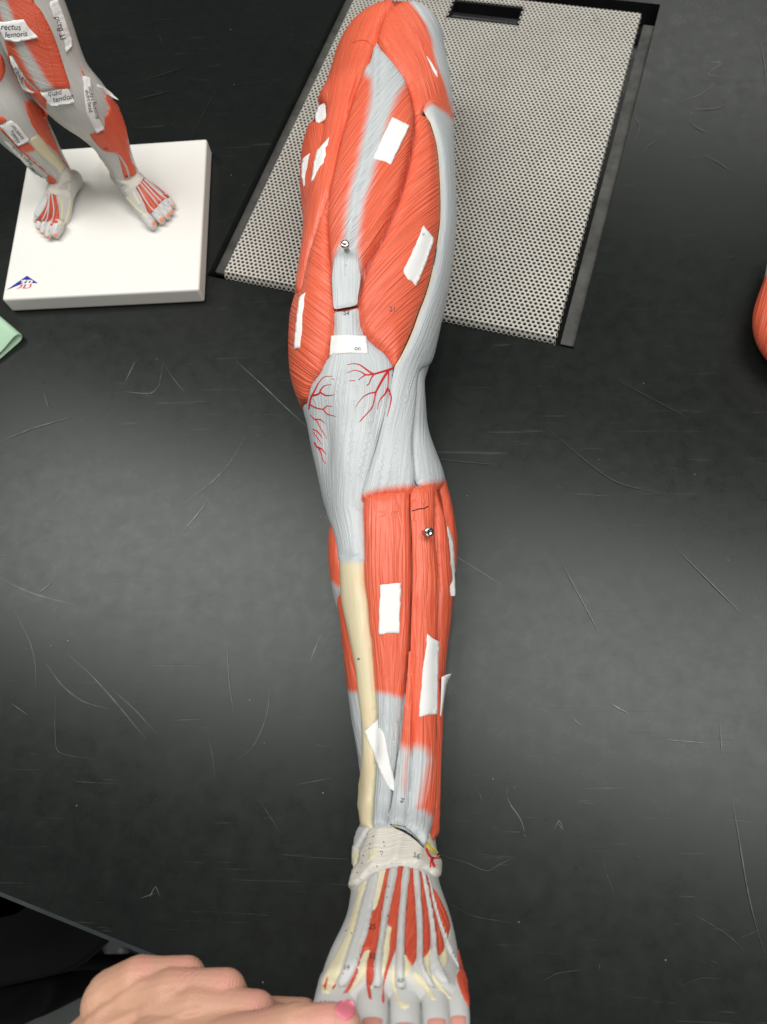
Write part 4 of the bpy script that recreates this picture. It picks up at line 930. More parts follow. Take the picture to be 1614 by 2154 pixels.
# --- small written numbers on the model
for body, org, sz, t, mt in (('54', (722, 663), 11, (1, .02), 'ink_faded'), ('21.', (818, 655), 12, (1, 0.05), 'ink_faded'), ('56', ZF([(1028,400)])[0], 13, (1, 0.2), 'ink_faded'), ('44', ZF([(955,-30)])[0], 11, (0.3, -1), 'ink_faded'), ('25', ZF([(675,980)])[0], 13, (1, 0), 'ink'), ('53', ZF([(676,1218)])[0], 13, (1, 0), 'ink'), ('59', ZF([(468,1308)])[0], 12, (1, 0), 'ink_faded'), ('60', ZF([(905,1408)])[0], 11, (1, 0.05), 'ink_faded'), ('4', (750, 1384), 9, (0.3, 1), 'ink_faded')):
    writing(BAG, body, org, sz, t, leg, mt, wob=0.04, name='written_number')
for x, y in ((712,225),(683,285),(678,320),(630,380),(620,440),(795,270),(800,300),(770,345),(785,350),(778,370),(740,465),(580,515),(835,630),(822,715),(290,1560),(320,1555),(490,985),(535,1005)):
    strand(BAG, 'scuff_mark', ZF([(x, y), (x+4, y+9)]), 2.0, leg, 'seam', h=0.0001, step=2)

# --- paper labels stuck on the leg
def rag(poly, amp=1.3):
    out = []
    n = len(poly)
    for i in range(n):
        a, b = np.array(poly[i], float), np.array(poly[(i+1) % n], float); m = max(1, int(np.linalg.norm(b-a)/7)); nv = np.array([-(b-a)[1], (b-a)[0]])/(np.linalg.norm(b-a)+1e-9)
        for k in range(m): out.append(tuple(a+(b-a)*k/m+nv*(random.uniform(-amp, amp) if k else 0)))
    return out
def label(name_lab, poly, amp=0.7, h=0.0009, curl=None, relax=6, parent=leg, bag=None, thick=0.00015):
    return sticker(bag or BAG, 'paper_label', rag(poly, amp), parent, 'paper', h=h, sharp=True, relax=relax, lab=name_lab, lift=curl, thick=thick)
label('blank white label on the rectus femoris', [(825,248),(861,265),(822,348),(810,341),(784,336)])
l2 = label('white label on the vastus lateralis', [(890,475),(912,502),(900,540),(888,572),(874,603),(866,592),(856,588),(847,572),(860,545),(876,510)], 1.0)
l4 = label('white label across the quadriceps tendon', [(697,707),(730,705),(770,708),(775,746),(735,743),(694,748)], 0.5)
label('blank white label on the shin muscle', [(800,1231),(843,1227),(840,1333),(822,1332),(798,1335)], 1.2)
label('long white label beside the shin muscle', [(898,1333),(908,1342),(923,1350),(920,1430),(918,1502),(900,1503),(881,1508),(888,1420)], 0.9)
label('narrow white label on the outer calf', [(941,1107),(933,1122),(936,1170),(943,1254),(956,1254),(957,1200),(952,1140)], 0.9)
l9 = label('white label slanting over the shin bone', [(796,1513),(804,1530),(812,1556),(819,1595),(828,1640),(833,1667),(818,1659),(804,1630),(788,1592),(768,1538),(782,1524)], 0.7)
label('white label on the vastus medialis', [(644,616),(632,625),(626,660),(620,735),(636,732),(640,690)], 0.8)
label('small white label at the inner thigh', [(686,216),(688,250),(668,263),(664,247),(670,226)], 0.8)
label('upper slanted white label on the inner thigh', [(694,289),(688,320),(683,346),(656,385),(662,340),(668,318)], 0.8)
label('lower slanted white label on the inner thigh', [(657,321),(653,352),(641,395),(635,370),(638,335)], 0.8)
label('thin white label at the outer hip', [(896,118),(904,128),(919,152),(921,166),(910,150)], 0.4)
# label standing off the outer shin, curling away
cl = Bag(); base_pts = [(951,1416),(940,1419),(929,1424),(927,1480),(924,1545),(930,1500),(935,1470),(940,1438)]
k = BAG.cast((926, 1480)); dpt = depth(k[0])-0.002
B = catmull(base_pts, True, 4, True); ov, oe, of, *_ = geometry.delaunay_2d_cdt([Vector(p) for p in B], [(i, (i+1) % len(B)) for i in range(len(B))], [], 1, 1e-5)
Vq = [EYE+ray((v.x, v.y))/F*(dpt+0.0005*max(0, v.x-926)) for v in ov]
o8 = mesh_obj('paper_label', Vq, [tuple(f) for f in of], leg, 'paper'); o8['label'] = 'curled white label standing off the outer shin'
md = o8.modifiers.new('s', 'SOLIDIFY'); md.thickness = 0.0002
BAG.add(Vq, [tuple(f) for f in of])
writing(BAG, 'brevis', (932, 1502), 6.5, (0.22, -1), o8, 'ink', sx=1.35)
writing(BAG, 'on', (745, 737), 14, (1, 0.03), l4, 'ink', wob=0.02)
writing(BAG, '12', (886, 494), 7, (1, 0.2), l2, 'ink')

# ================================================================== SMALL STANDING FIGURE ON ITS WHITE BASE
fig = empty('muscle_figure', 'small standing muscle figure on a white base, legs covered in handwritten labels', 'anatomy model')
HB = 0.022
b_fl, b_fr, b_br = unproj((27, 656), 0), unproj((432, 636), 0), unproj((456, 322), 0)
bx = b_fr-b_fl; BWd = np.linalg.norm(bx); bx /= BWd; by = np.cross([0, 0, 1], bx); BDp = float((b_br-b_fr)@by)
bm = bmesh.new(); ctr = b_fl+bx*BWd/2+by*BDp/2
bevel_box(bm, ctr[0], ctr[1], HB/2+0.0004, BWd, BDp, HB, 0.0035, 4, math.atan2(bx[1], bx[0]))
_by2 = (unproj((447, 323), 0)-b_fr)/BDp
for v in bm.verts:
    d_ = np.array(v.co)-b_fl; p_, q_ = float(d_@bx), float(d_@by); n_ = b_fl+bx*p_+_by2*q_; v.co = (n_[0], n_[1], v.co.z)
base = bm_obj('base', bm, fig, 'base_white', True)
for p in base.data.polygons: p.use_smooth = p.area < 0.0005
SB = Bag(); SB.add([v.co[:] for v in base.data.vertices], [tuple(p.vertices) for p in base.data.polygons])
# maker's mark: blue triangle, white and pink lettering
def ZL(pts): return Z(pts, 0, 560, 10.09)
def flat(name, px, mat, parent, z):
    V = [unproj(p, HB+0.0004+z) for p in px]; ov, oe, of, *_ = geometry.delaunay_2d_cdt([Vector(p) for p in px], [(i, (i+1) % len(px)) for i in range(len(px))], [], 1, 1e-6)
    V = [unproj((v.x, v.y), HB+0.0004+z) for v in ov]; Fc = [tuple(f) for f in of]
    fn = Vector(np.cross(V[Fc[0][1]]-V[Fc[0][0]], V[Fc[0][2]]-V[Fc[0][0]]))
    return mesh_obj(name, V, [f[::-1] for f in Fc] if fn.z < 0 else Fc, parent, mat, False)
mark = flat('maker_mark', ZL([(135,507),(575,200),(810,360),(640,355),(440,385)]), 'blue', base, 0.0002); mark['label'] = 'blue triangle mark with 3B lettering'
flat('maker_letter', ZL([(455,295),(570,288),(560,310),(505,345),(530,350),(525,390),(480,392),(445,378),(470,372),(495,368),(490,352),(440,352),(500,318),(450,318)]), 'base_white', mark, 0.0004)
flat('maker_letter', ZL([(590,290),(660,290),(695,305),(700,330),(660,358),(690,368),(680,378),(520,390),(560,350)]), 'base_white', mark, 0.0004)
flat('maker_letter', ZL([(628,312),(655,312),(660,325),(635,350),(600,352)]), 'blue', mark, 0.0006)
flat('maker_letter', ZL([(440,392),(482,392),(470,425),(430,460),(345,478),(410,450),(440,420)]), 'pink', mark, 0.0004)
flat('maker_letter', ZL([(520,392),(562,390),(530,440),(515,458),(600,458),(630,430),(640,405),(628,380),(665,378),(672,405),(650,440),(600,466),(470,472),(500,440)]), 'pink', mark, 0.0004)

def small_loft(st, ratio=1.0, NT=56, sq=2.1):
    st = np.array(st, float); t = np.linspace(0, len(st)-1, 12*(len(st)-1)+1); C = []
    px = catmull(st[:, :2], False, 1e9)
    sm = lambda k, s=5: smooth1(np.interp(t, np.arange(len(st)), st[:, k]), s)
    u, v, z, hw, rt = sm(0), sm(1), sm(2), sm(3), sm(4)
    C = np.array([unproj((a, b), c) for a, b, c in zip(u, v, z)])
    a = hw*depth(C)/F
    return Loft(C, a, a*rt, None, sq, NT)
def zA(pts): return Z(pts, 0, 0, 5.764)
def zB(pts): return Z(pts, 0, 180, 5.764)
def z1(pts): return Z(pts, 0, 0, 3.1667)
def z3(pts): return Z(pts, 200, 280, 8.07)
# centre px, height, half width px, depth ratio
LEG_A = [(270,376,.046,25,1.0),(258,348,.062,26,1.05),(240,312,.082,33,1.05),(223,278,.100,45,1.0),(200,246,.118,53,.95),(168,214,.140,64,.9),(127,176,.160,66,.95),(92,108,.186,74,.95),(72,50,.208,77,.95),(45,-10,.228,80,.95),(18,-70,.250,84,.95)]
LEG_B = [(131,382,.044,27,1.0),(120,360,.058,28,1.05),(100,335,.075,34,1.05),(77,305,.095,45,1.0),(52,276,.115,54,.95),(20,234,.140,64,.9),(-10,180,.160,64,.95),(-42,110,.190,70,.95),(-62,60,.206,72,.95)]
FOOT_A = [(250,364,.036,21,.9),(264,374,.042,26,.95),(284,390,.043,28,.75),(303,414,.038,32,.55),(322,436,.032,36,.38),(331,446,.0285,35,.28)]
FOOT_B = [(152,378,.036,21,.9),(140,384,.042,26,.95),(127,405,.044,27,.75),(121,432,.038,29,.58),(113,455,.032,35,.38),(109,467,.0285,35,.28)]
def small_part(name, st, mat, w=1.0, caps=(0.004, 0.004), lab=None, parent=fig):
    L = small_loft(st); V, Fc = L.closed_mesh(*caps)
    o = mesh_obj(name, V, Fc, parent, mat); set_attr(o.data, 'w', np.full(len(V), w)); fibre_uv(o.data, proj(V), None, 62)
    SB.add(V, Fc)
    if lab: o['label'] = lab
    return o
fb = small_part('leg', LEG_B, 'tissue_small', lab='leg of the figure nearer the left edge')
ffb = small_part('foot', FOOT_B, 'foot_grey', parent=fig)
fa = small_part('leg', LEG_A, 'tissue_small', lab='leg of the figure beside the vent plate')
ffa = small_part('foot', FOOT_A, 'foot_grey', parent=fig)
def heel_ball(px, z, r, parent):
    bmh = bmesh.new(); bmesh.ops.create_uvsphere(bmh, u_segments=20, v_segments=12, radius=r)
    c = unproj(px, z)
    for v in bmh.verts: v.co = Vector((v.co.x*1.0+c[0], v.co.y*1.25+c[1], v.co.z*1.15+c[2]))
    return bm_obj('heel', bmh, parent, 'foot_grey', True)
heel_ball((254, 366), .0345, .0110, ffa); heel_ball((155, 380), .0345, .0105, ffb)
def small_toes(foot, tips, dirs):
    for (u, v), r in tips:
        tip = unproj((u, v), HB+0.0065); C0 = tip-dirs*0.016+np.array([0, 0, 0.004])
        t = np.linspace(0, 1, 9); C = C0+(tip-C0)*t[:, None]; rr = np.interp(t, [0, .6, 1], [r*0.9, r, r*0.75])
        L = Loft(C, rr, rr, None, 2.0, 20); V, Fc = L.closed_mesh(0.001, r*0.5); o = mesh_obj('toe', V, Fc, foot, 'foot_grey'); SB.add(V, Fc)
dA = np.array([0.62, -0.78, 0]); dB = np.array([-0.28, -0.96, 0])
tipA = [((322,476), .0066), ((341,465), .0058), ((353,456), .0048), ((361,447), .0044), ((364,433), .0042)]
tipB = [((117,494), .0066), ((101,497), .0052), ((90,489), .0046), ((81,480), .0042), ((76,466), .0040)]
small_toes(ffa, tipA, dA); small_toes(ffb, tipB, dB)
for ft, nails in ((ffa, [(324,470,6.5),(341,461,6),(354,452,5),(361,444,4.5),(364,430,4.5)]), (ffb, [(117,494,5.5),(101,498,4.5),(90,490,4.2),(81,481,3.8),(75,467,3)])):
    for u, v, r in nails:
        sticker(SB, 'toenail', [(u+r*math.cos(a), v+r*0.85*math.sin(a)) for a in np.linspace(0, 2*np.pi, 12, endpoint=False)], ft, 'nail_small', h=0.0009, w=2.5, base=0.0002, grid=2, step=2, add=False)

def sp(name, pts, par, w=0.0, ang=60.0, h=0.0016, wd=6.0, guides=None, mat='tissue_small', grid=3.5):
    return sticker(SB, name, pts, par, mat, h=h, w=wd, base=-0.0004, grid=grid, step=3.0, white=w, ang=ang, sharp=False, guides=guides, relax=2)
RFw = zA([(-20,-20),(90,0),(180,230),(300,500),(450,760),(560,950),(660,1075),(500,1110),(430,980),(330,800),(230,620),(190,500),(60,260),(-20,60)])
gpen = []
for k in range(-8, 24): gpen.append((k*6.0, zA([(-200+60*0, -60+k*62), (120, 130+k*58), (330, 270+k*56), (560, 400+k*54)])))
sp('adductor_muscle', zA([(-20,620),(40,700),(66,800),(60,900),(-20,1010)]), fb, ang=80)
sp('quadriceps', zA([(-60,-40),(400,-40),(420,30),(490,110),(575,260),(645,410),(705,570),(755,730),(805,890),(842,1000),(852,1070),(790,1085),(690,1080),(600,1095),(500,1110),(430,1060),(300,930),(170,700),(80,590),(40,450),(-60,330)]), fa, w=lambda P: soft_poly(P, RFw, 9), guides=gpen, h=0.0024, wd=10)
for pts in ([(40,-10),(130,250),(230,450),(310,590),(400,760),(480,930)], [(380,-10),(440,290),(560,550),(640,830),(685,1060)]):
    strand(SB, 'muscle_seam', zA(pts), 1.6, fa, 'foot_grey' if pts[0][0] < 100 else 'tissue_small', h=0.0003, step=4)
sp('vastus_medialis', zA([(90,600),(170,700),(300,930),(430,1070),(560,1130),(578,1260),(576,1340),(500,1285),(400,1180),(260,1050),(160,850),(95,700)]), fa, ang=52)
sp('hamstring', zA([(870,480),(905,580),(960,760),(1035,930),(1000,925),(950,790),(910,640),(880,540)]), fa, ang=66, wd=3)
GAw = z1([(560,840),(640,840),(690,770),(720,720),(690,640),(560,640)])
sp('calf_muscle', z1([(590,885),(625,880),(690,860),(692,780),(715,730),(690,640),(700,620),(780,690),(812,760),(845,860),(860,950),(872,1050),(905,1115),(925,1142),(880,1175),(832,1192),(800,1090),(772,1020),(740,1018),(690,1006),(640,960),(605,910)]), fa, w=lambda P: soft_poly(P, GAw, 7), ang=62)
sp('shin_bone', z1([(620,962),(680,1040),(740,1110),(772,1180),(752,1178),(700,1100),(640,1012)]), fa, mat='cream', wd=3, h=0.001)
sp('tendon_strip', z1([(765,990),(785,1010),(850,1110),(868,1185),(858,1188),(835,1120),(790,1040)]), fa, w=1.0, wd=2.0, h=0.0012, grid=2.5)
sp('ankle_bone', z1([(862,1050),(905,1100),(925,1135),(905,1135),(880,1095)]), fa, mat='cream', wd=3, h=0.0012)
sp('calf_muscle', zB([(275,120),(310,200),(345,150),(480,250),(582,330),(582,440),(640,600),(690,700),(745,850),(850,1010),(880,1080),(800,990),(700,840),(600,745),(480,620),(380,480),(320,330),(280,200)]), fb, ang=60)
sp('shin_bone', zB([(355,660),(440,590),(520,650),(600,750),(700,860),(785,980),(745,1065),(660,980),(560,890),(420,775)]), fb, mat='cream', wd=5, h=0.0014)
sp('shin_muscle', zB([(200,740),(340,680),(400,740),(440,780),(520,880),(640,1000),(720,1090),(690,1150),(600,1050),(480,960),(330,840)]), fb, w=line_white((zB([(200,760),(300,800),(380,790),(440,770),(800,760)]), 6, True)), ang=52)
sp('shin_muscle', zB([(-10,345),(95,425),(60,450),(-10,470)]), fb, ang=52)
sp('peroneal_strip', zB([(0,470),(40,520),(300,800),(560,1030),(600,1065),(585,1085),(540,1050),(280,830),(20,560),(0,540)]), fb, ang=48, wd=3)
sp('extensor_muscle', zB([(548,1120),(600,1066),(690,1165),(640,1195),(590,1195)]), fb, ang=60, wd=3)
sp('foot_muscle', zB([(572,1300),(620,1290),(690,1330),(722,1480),(726,1600),(705,1670),(650,1680),(615,1720),(600,1640),(540,1660),(490,1640),(430,1650),(440,1600),(500,1520),(550,1420)]), ffb, mat='foot_red', ang=105, wd=4, h=0.0010, grid=2.5)
sp('foot_muscle', z3([(690,920),(760,850),(830,750),(960,830),(1100,930),(1285,1100),(1200,1125),(1110,1190),(1040,1270),(1000,1345),(905,1352),(830,1200),(760,1060)]), ffa, mat='foot_red', ang=50, wd=4, h=0.0010, grid=2.5)
for pts in ([(590,1300),(560,1430),(500,1540),(445,1620)], [(604,1300),(585,1450),(550,1560),(500,1650)], [(600,1310),(590,1480),(575,1600),(530,1700)], [(630,1310),(655,1500),(645,1600),(600,1690),(590,1770)], [(690,1340),(725,1500),(725,1620),(690,1740)]):
    strand(SB, 'tendon', zB(pts), 3.0, ffb, M['foot_grey'], h=0.0008, step=3)
for pts in ([(680,940),(780,1150),(880,1350),(945,1450)], [(720,900),(900,1200),(1010,1330),(1090,1385)], [(770,850),(980,1100),(1080,1230),(1165,1300)], [(810,820),(1050,1080),(1150,1180),(1240,1245)], [(840,780),(1090,1020),(1210,1110),(1295,1165)]):
    strand(SB, 'tendon', z3(pts), 3.2, ffa, M['foot_grey'], h=0.0008, step=3)
for pts in ([(700,1350),(760,1450),(750,1600),(730,1690)], [(860,1380),(840,1500),(800,1650),(760,1690)], [(830,1180),(850,1230),(820,1290)]):
    strand(SB, 'bone_strip', zB(pts), 5.0, ffb, 'cream', h=0.0006, step=3)
for pts in ([(640,1000),(700,1120),(760,1220)], [(540,1080),(700,1280),(900,1440)]):
    strand(SB, 'bone_strip', z3(pts), 5.5, ffa, 'cream', h=0.0006, step=3)
sp('ankle_band', zB([(572,1195),(640,1200),(690,1180),(730,1080),(790,1000),(860,1090),(860,1150),(760,1200),(720,1245),(800,1260),(865,1300),(862,1385),(780,1350),(660,1330),(572,1280)]), fb, w=1.0, mat='band', h=0.0014, wd=3, ang=20)
sp('ankle_band', z3([(300,710),(400,770),(500,795),(620,772),(690,710),(742,648),(840,738),(760,840),(700,905),(600,960),(520,1012),(465,1000),(540,940),(560,920),(400,830)]), fa, w=1.0, mat='band', h=0.0014, wd=3, ang=-35)

def slabel(lab, pts, par, text=(), amp=0.35, curl=None):
    o = label(lab, pts, amp, 0.0012, curl, 5, par, SB, 0.00012)
    for body, org, sz, t in text: writing(SB, body, org, sz*1.22, t, o, 'ink', wob=0.03, h=0.0002)
    return o
slabel('label reading rectus femoris', zA([(-40,258),(120,248),(290,235),(350,330),(470,455),(330,485),(200,510),(60,480),(0,350),(-40,330)]), fa, [('rectus', zA([(8,360)])[0], 14.5, (1, 0)), ('femoris', zA([(62,458)])[0], 13.5, (1, -.08))])
slabel('label reading IT Band', zA([(570,38),(640,5),(690,-15),(722,70),(790,250),(868,480),(868,560),(830,600),(800,640),(770,520),(680,280)]), fa, [('IT Band', zA([(806,472)])[0], 14.0, (-.33, -.94))])
slabel('label reading medialis', zA([(122,660),(165,690),(260,850),(430,1120),(400,1132),(290,1090),(200,880),(145,760)]), fa, [('medialis', zA([(300,1010)])[0], 10.5, (-.47, -.88))])
slabel('label reading quad tendon', zA([(490,1107),(650,1080),(812,1060),(850,1110),(878,1180),(912,1240),(760,1270),(640,1287),(582,1262),(570,1205),(512,1155)]), fa, [('quad', zA([(580,1165)])[0], 13.5, (1, -.14)), ('tendon', zA([(645,1242)])[0], 13.5, (1, -.2))])
slabel('label reading biceps femoris short head', zA([(982,915),(1040,930),(1090,945),(1112,1100),(1150,1250),(1190,1420),(1275,1568),(1225,1580),(1172,1615),(1110,1500),(1050,1390),(1020,1200),(1010,1060)]), fa, [('biceps femoris', zA([(1066,1050)])[0], 10.5, (.25, .97)), ('short head', zA([(1030,1090)])[0], 9.5, (.20, .98))])
slabel('curled blank label behind the knee', zA([(1140,1022),(1200,1035),(1260,1065),(1345,1130),(1435,1222),(1380,1200),(1290,1150),(1200,1075)]), fa)
slabel('label reading tibialis anterior', zB([(0,482),(60,440),(125,410),(210,470),(290,570),(360,660),(290,700),(215,732),(100,600)]), fb, [('tibialis', zB([(250,690)])[0], 10.5, (-.52, -.85)), ('anterior', zB([(298,640)])[0], 10.0, (-.62, -.78))])
slabel('label reading extensor hallucis longus', zB([(38,648),(120,680),(230,760),(330,830),(470,950),(600,1058),(585,1085),(540,1132),(430,1080),(330,970),(250,880),(130,760)]), fb, [('extensor', zB([(525,1100)])[0], 9.5, (-.80, -.62)), ('longus', zB([(415,960)])[0], 9.0, (-.78, -.66)), ('hallucis', zB([(290,840)])[0], 8.5, (-.74, -.68))])
writing(SB, '77', z3([(150, 300)])[0], 7, (1, -.1), fa, 'ink', name='written_number')
writing(SB, '45', z3([(505, 750)])[0], 6, (1, -.1), fa, 'ink', name='written_number')

# ================================================================== HAND HOLDING THE TOES
def capsule(bm, p0, r0, p1, r1, n=18):
    d = np.asarray(p1)-np.asarray(p0); L_ = np.linalg.norm(d); d = d/L_
    s = np.cross(d, [0, 0, 1] if abs(d[2]) < .9 else [1, 0, 0]); s /= np.linalg.norm(s); u = np.cross(d, s)
    prof = [(-math.cos(a)*r0, math.sin(a)*r0) for a in np.linspace(0.12, np.pi/2, 6)]+[(L_+math.sin(a)*r1, math.cos(a)*r1) for a in np.linspace(0, np.pi/2-0.12, 6)]
    rings = [[bm.verts.new(np.asarray(p0)+d*t+(s*math.cos(2*np.pi*j/n)+u*math.sin(2*np.pi*j/n))*r) for j in range(n)] for t, r in prof]
    for a, b in zip(rings[:-1], rings[1:]):
        for j in range(n): bm.faces.new((a[j], a[(j+1) % n], b[(j+1) % n], b[j]))
    bm.faces.new(rings[0][::-1]); bm.faces.new(rings[-1])
def hand():
    bm = bmesh.new()
    U = lambda u, v, z: unproj((u, v), z)
    ch = [
     # forearm, wrist and back of the hand
     [(U(20,2420,.115), .033), (U(140,2300,.138), .029), (U(262,2180,.150), .027), (U(335,2120,.154), .023)],
     [(U(262,2180,.152), .027), (U(390,2150,.164), .023), (U(450,2160,.168), .019)],
     [(U(235,2110,.150), .018), (U(300,2075,.152), .016)],
     # little, ring, middle and index fingers curling under the toes
     [(U(232,2095,.150), .0150), (U(292,2064,.157), .0142), (U(340,2058,.159), .0118), (U(390,2058,.160), .0122), (U(408,2085,.140), .0106), (U(520,2130,.134), .0092), (U(640,2130,.138), .0080)],
     [(U(285,2112,.160), .0140), (U(362,2090,.169), .0138), (U(415,2084,.172), .0114), (U(473,2087,.173), .0124), (U(494,2118,.152), .0108), (U(620,2165,.146), .0095), (U(720,2160,.152), .0084)],
     [(U(335,2145,.170), .0144), (U(415,2126,.178), .0140), (U(475,2126,.181), .0116), (U(536,2136,.182), .0126), (U(558,2170,.164), .0110), (U(680,2200,.157), .0098), (U(770,2200,.162), .0086)],
     [(U(400,2180,.178), .0150), (U(540,2200,.183), .0120), (U(640,2240,.172), .0108), (U(740,2250,.168), .0096), (U(800,2250,.168), .0086)],
     # thumb lying over the big toe
     [(U(330,2220,.180), .021), (U(450,2215,.192), .0165), (U(555,2176,.204), .0118), (U(622,2160,.2115), .0112), (U(660,2156,.2135), .0098), (U(695,2155,.2138), .0102), (U(724,2156,.2125), .0090)],
     [(U(430,2195,.186), .016), (U(500,2172,.188), .013)],
    ]
    for c in ch:
        for (p0, r0), (p1, r1) in zip(c[:-1], c[1:]): capsule(bm, p0, r0, p1, r1)
    me = bpy.data.meshes.new('h'); bm.to_mesh(me); bm.free(); o = bpy.data.objects.new('h', me); COL.objects.link(o)
    m1 = o.modifiers.new('r', 'REMESH'); m1.mode = 'VOXEL'; m1.voxel_size = 0.0009
    m2 = o.modifiers.new('s', 'SMOOTH'); m2.factor = 0.5; m2.iterations = 5
    dg = bpy.context.evaluated_depsgraph_get(); me2 = bpy.data.meshes.new_from_object(o.evaluated_get(dg)); bpy.data.objects.remove(o)
    me2.name = 'person'
    p = link('person', me2, None, 'skin'); tag(p, 'bare left hand with pink thumbnail gripping the toes of the large leg', 'hand')
    V = np.array([v.co[:] for v in me2.vertices]); px = proj(V)
    bl = np.zeros(len(V))
    for cx_, cy_, r in ((385,2032,36),(470,2062,36),(540,2106,36),(300,2035,30),(690,2140,60)): bl = np.maximum(bl, 0.75*np.exp(-((px[:, 0]-cx_)**2+(px[:, 1]-cy_)**2)/(2*(r*0.7)**2)))
    set_attr(me2, 'blush', bl)
    # skin folds over the knuckles, across each finger, and tendons fanning over the back of the hand
    nrm = np.array([v.normal[:] for v in me2.vertices]); dsp = np.zeros(len(V))
    for cx_, cy_, ax_, ay_, r, am in ((398,2050,1,.25,17,.00045), (482,2078,1,.25,17,.00045), (545,2122,1,.3,17,.0004), (640,2128,1,.1,20,.0005), (345,2050,1,-.1,12,.0002), (420,2074,1,0,12,.0002), (300,2050,1,-.3,16,.0003), (370,2078,1,-.2,16,.0003)):
        dx, dy = px[:, 0]-cx_, px[:, 1]-cy_; g = np.exp(-(dx*dx+dy*dy)/(2*r*r)); t_ = (dx*ax_+dy*ay_)/math.hypot(ax_, ay_)
        dsp += -2.0*am*g*np.clip(np.cos(t_*0.85+0.25*np.sin(dy*0.21+cx_)), 0, 1)**2
    for (x0, y0), (x1, y1) in (((180,2150),(300,2062)), ((215,2165),(365,2088)), ((255,2180),(415,2124))):
        d_ = seg_dist(px, np.array([(x0, y0), (x1, y1)], float), False); dsp += 0.0009*np.exp(-(d_/9.0)**2)
    me2.vertices.foreach_set('co', (V+nrm*dsp[:, None]).astype(np.float32).ravel()); me2.update()
    V = V+nrm*dsp[:, None]
    hb = Bag(); hb.add(V, [tuple(q.vertices) for q in me2.polygons])
    nail = [(703,2122),(712,2108),(728,2104),(742,2107),(748,2118),(748,2132),(740,2143),(726,2150),(712,2142)]
    sticker(hb, 'thumbnail', nail, p, 'polish', h=0.0011, w=5.0, base=-0.0002, grid=3, step=2.5, sharp=False)
    return p
hand()

# ================================================================== THINGS AT THE EDGES OF THE PICTURE
def tablet_cover():
    root = empty('tablet_cover', 'mint green folded tablet cover at the left edge of the table', 'cover')
    A = unproj((46, 706), 0.006); Bk = unproj((-40, 632), 0.006); ax = Bk-A; ax[2] = 0; ln = 0.26; ax /= np.linalg.norm(ax); sd = np.array([ax[1], -ax[0], 0])
    if sd[0] > 0: sd = -sd
    # teardrop fold: lower sheet, bend, upper sheet
    prof = [(0.24, 0.0012), (0.05, 0.0012), (0.014, 0.0014), (0.004, 0.0020), (0.0006, 0.0046), (0.0, 0.0075), (0.0018, 0.0105), (0.006, 0.0118), (0.013, 0.0108), (0.026, 0.0082), (0.05, 0.0066), (0.24, 0.0062)]
    P = catmull([(a, b) for a, b in prof], False, 0.002)
    V = []; n = len(P)
    for k in (0, 1):
        for a, b in P: q = A+sd*a+ax*ln*k; V.append((q[0], q[1], b))
    o = mesh_obj('cover_sheet', V, [(i, i+1, n+i+1, n+i) for i in range(n-1)], root, 'mint')
    m = o.modifiers.new('s', 'SOLIDIFY'); m.thickness = 0.0016; m.offset = 0
tablet_cover()

def muscle_piece():
    root = empty('muscle_piece', 'loose red muscle piece with pale tendon tip at the right edge of the table', 'anatomy model')
    st = [(1634,520,.020,5,1.0),(1630,552,.022,15,.9),(1640,582,.026,28,.9),(1648,620,.031,50,.8),(1652,660,.034,64,.75),(1655,705,.033,62,.75),(1660,750,.027,44,.8),(1664,785,.020,18,.9)]
    L = small_loft(st); V, Fc = L.closed_mesh(0.002, 0.004); px = proj(V)
    o = mesh_obj('muscle_belly', V, Fc, root, 'tissue'); set_attr(o.data, 'w', 1-sstep(572, 588, px[:, 1])); fibre_uv(o.data, px, None, 105)
muscle_piece()

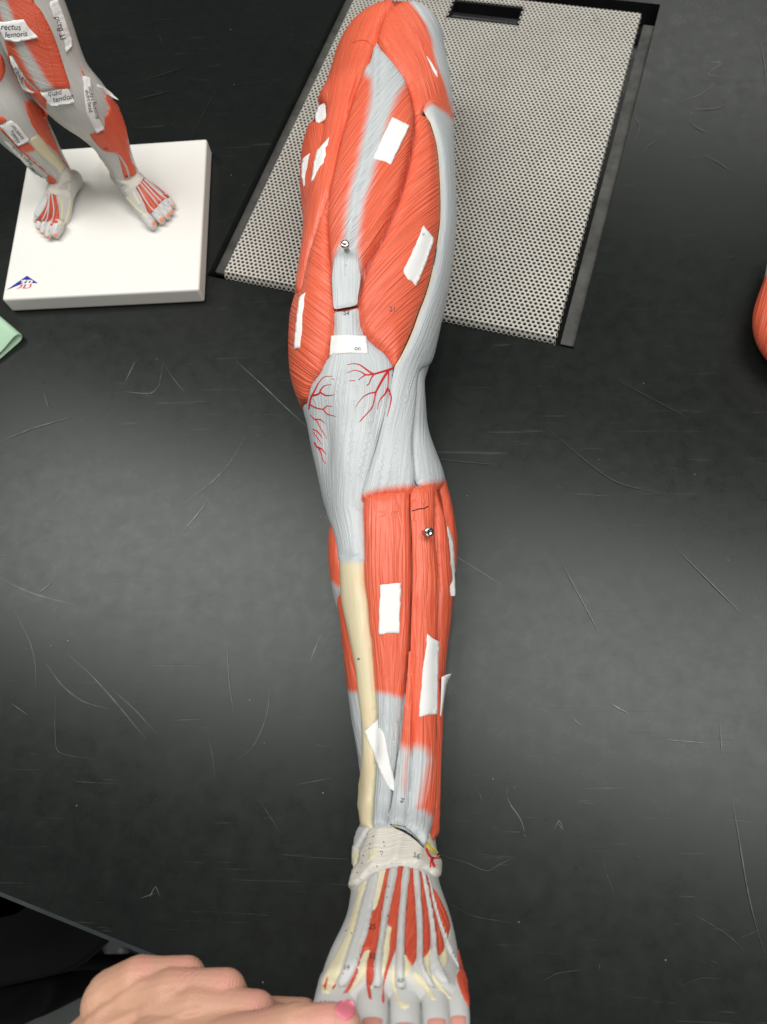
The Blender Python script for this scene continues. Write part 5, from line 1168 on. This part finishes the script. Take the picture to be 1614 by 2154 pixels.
def chair():
    root = empty('black_chair', 'black moulded chair below the table edge, on the speckled floor', 'chair')
    zs = -0.55
    out = [(-260,1700),(120,1700),(300,1880),(226,1975),(196,2003),(165,2030),(132,2048),(90,2058),(0,2078),(-120,2100),(-300,2060)]
    B = catmull(out, True, 22)
    def slab(name, px, zt, zb, dish):
        top = np.array([unproj(p, zt) for p in px]); c = top.mean(0); n = len(px); V = []; Fc = []
        rings = [(1.0, zb), (1.0, zt-0.012), (0.985, zt-0.003), (0.95, zt), (0.7, zt-dish*0.5), (0.35, zt-dish)]
        for sc, z in rings:
            for p in top: q = c+(p-c)*sc; V.append((q[0], q[1], z))
        for i in range(len(rings)-1):
            for j in range(n): Fc.append((i*n+j, i*n+(j+1) % n, (i+1)*n+(j+1) % n, (i+1)*n+j))
        Fc.append(tuple(range((len(rings)-1)*n, len(rings)*n))); Fc.append(tuple(range(n))[::-1])
        return mesh_obj(name, V, Fc, root, 'chair_black')
    slab('seat', B, zs, zs-0.03, 0.03)
    c = np.array([unproj(p, zs) for p in B]).mean(0)
    for dx, dy in ((-.14, -.12), (.12, -.13), (-.14, .12), (.13, .13)):
        bm = bmesh.new(); capsule(bm, (c[0]+dx*0.8, c[1]+dy*0.8, zs-0.03), .012, (c[0]+dx*1.15, c[1]+dy*1.15, -0.888), .011, 12); bm_obj('leg', bm, root, 'chair_black', True)
chair()
def bag_():
    zt = -0.72
    px = [(-120,2090),(0,2072),(70,2062),(118,2052),(116,2090),(104,2124),(88,2140),(40,2158),(-40,2200),(-160,2240)]
    B = catmull(px, True, 16); top = np.array([unproj(p, zt) for p in B]); c = top.mean(0); n = len(B); V = []; Fc = []
    rings = [(1.02, -0.898), (1.03, -0.85), (1.02, -0.78), (1.0, zt-0.02), (0.95, zt-0.004), (0.85, zt), (0.4, zt-0.012)]
    for sc, z in rings:
        for p in top: q = c+(p-c)*sc; V.append((q[0], q[1], z))
    for i in range(len(rings)-1):
        for j in range(n): Fc.append((i*n+j, i*n+(j+1) % n, (i+1)*n+(j+1) % n, (i+1)*n+j))
    Fc.append(tuple(range((len(rings)-1)*n, len(rings)*n)))
    o = mesh_obj('floor_bag', V, Fc, None, 'chair_black'); tag(o, 'black box-shaped bag on the speckled floor beside the chair', 'bag')
bag_()
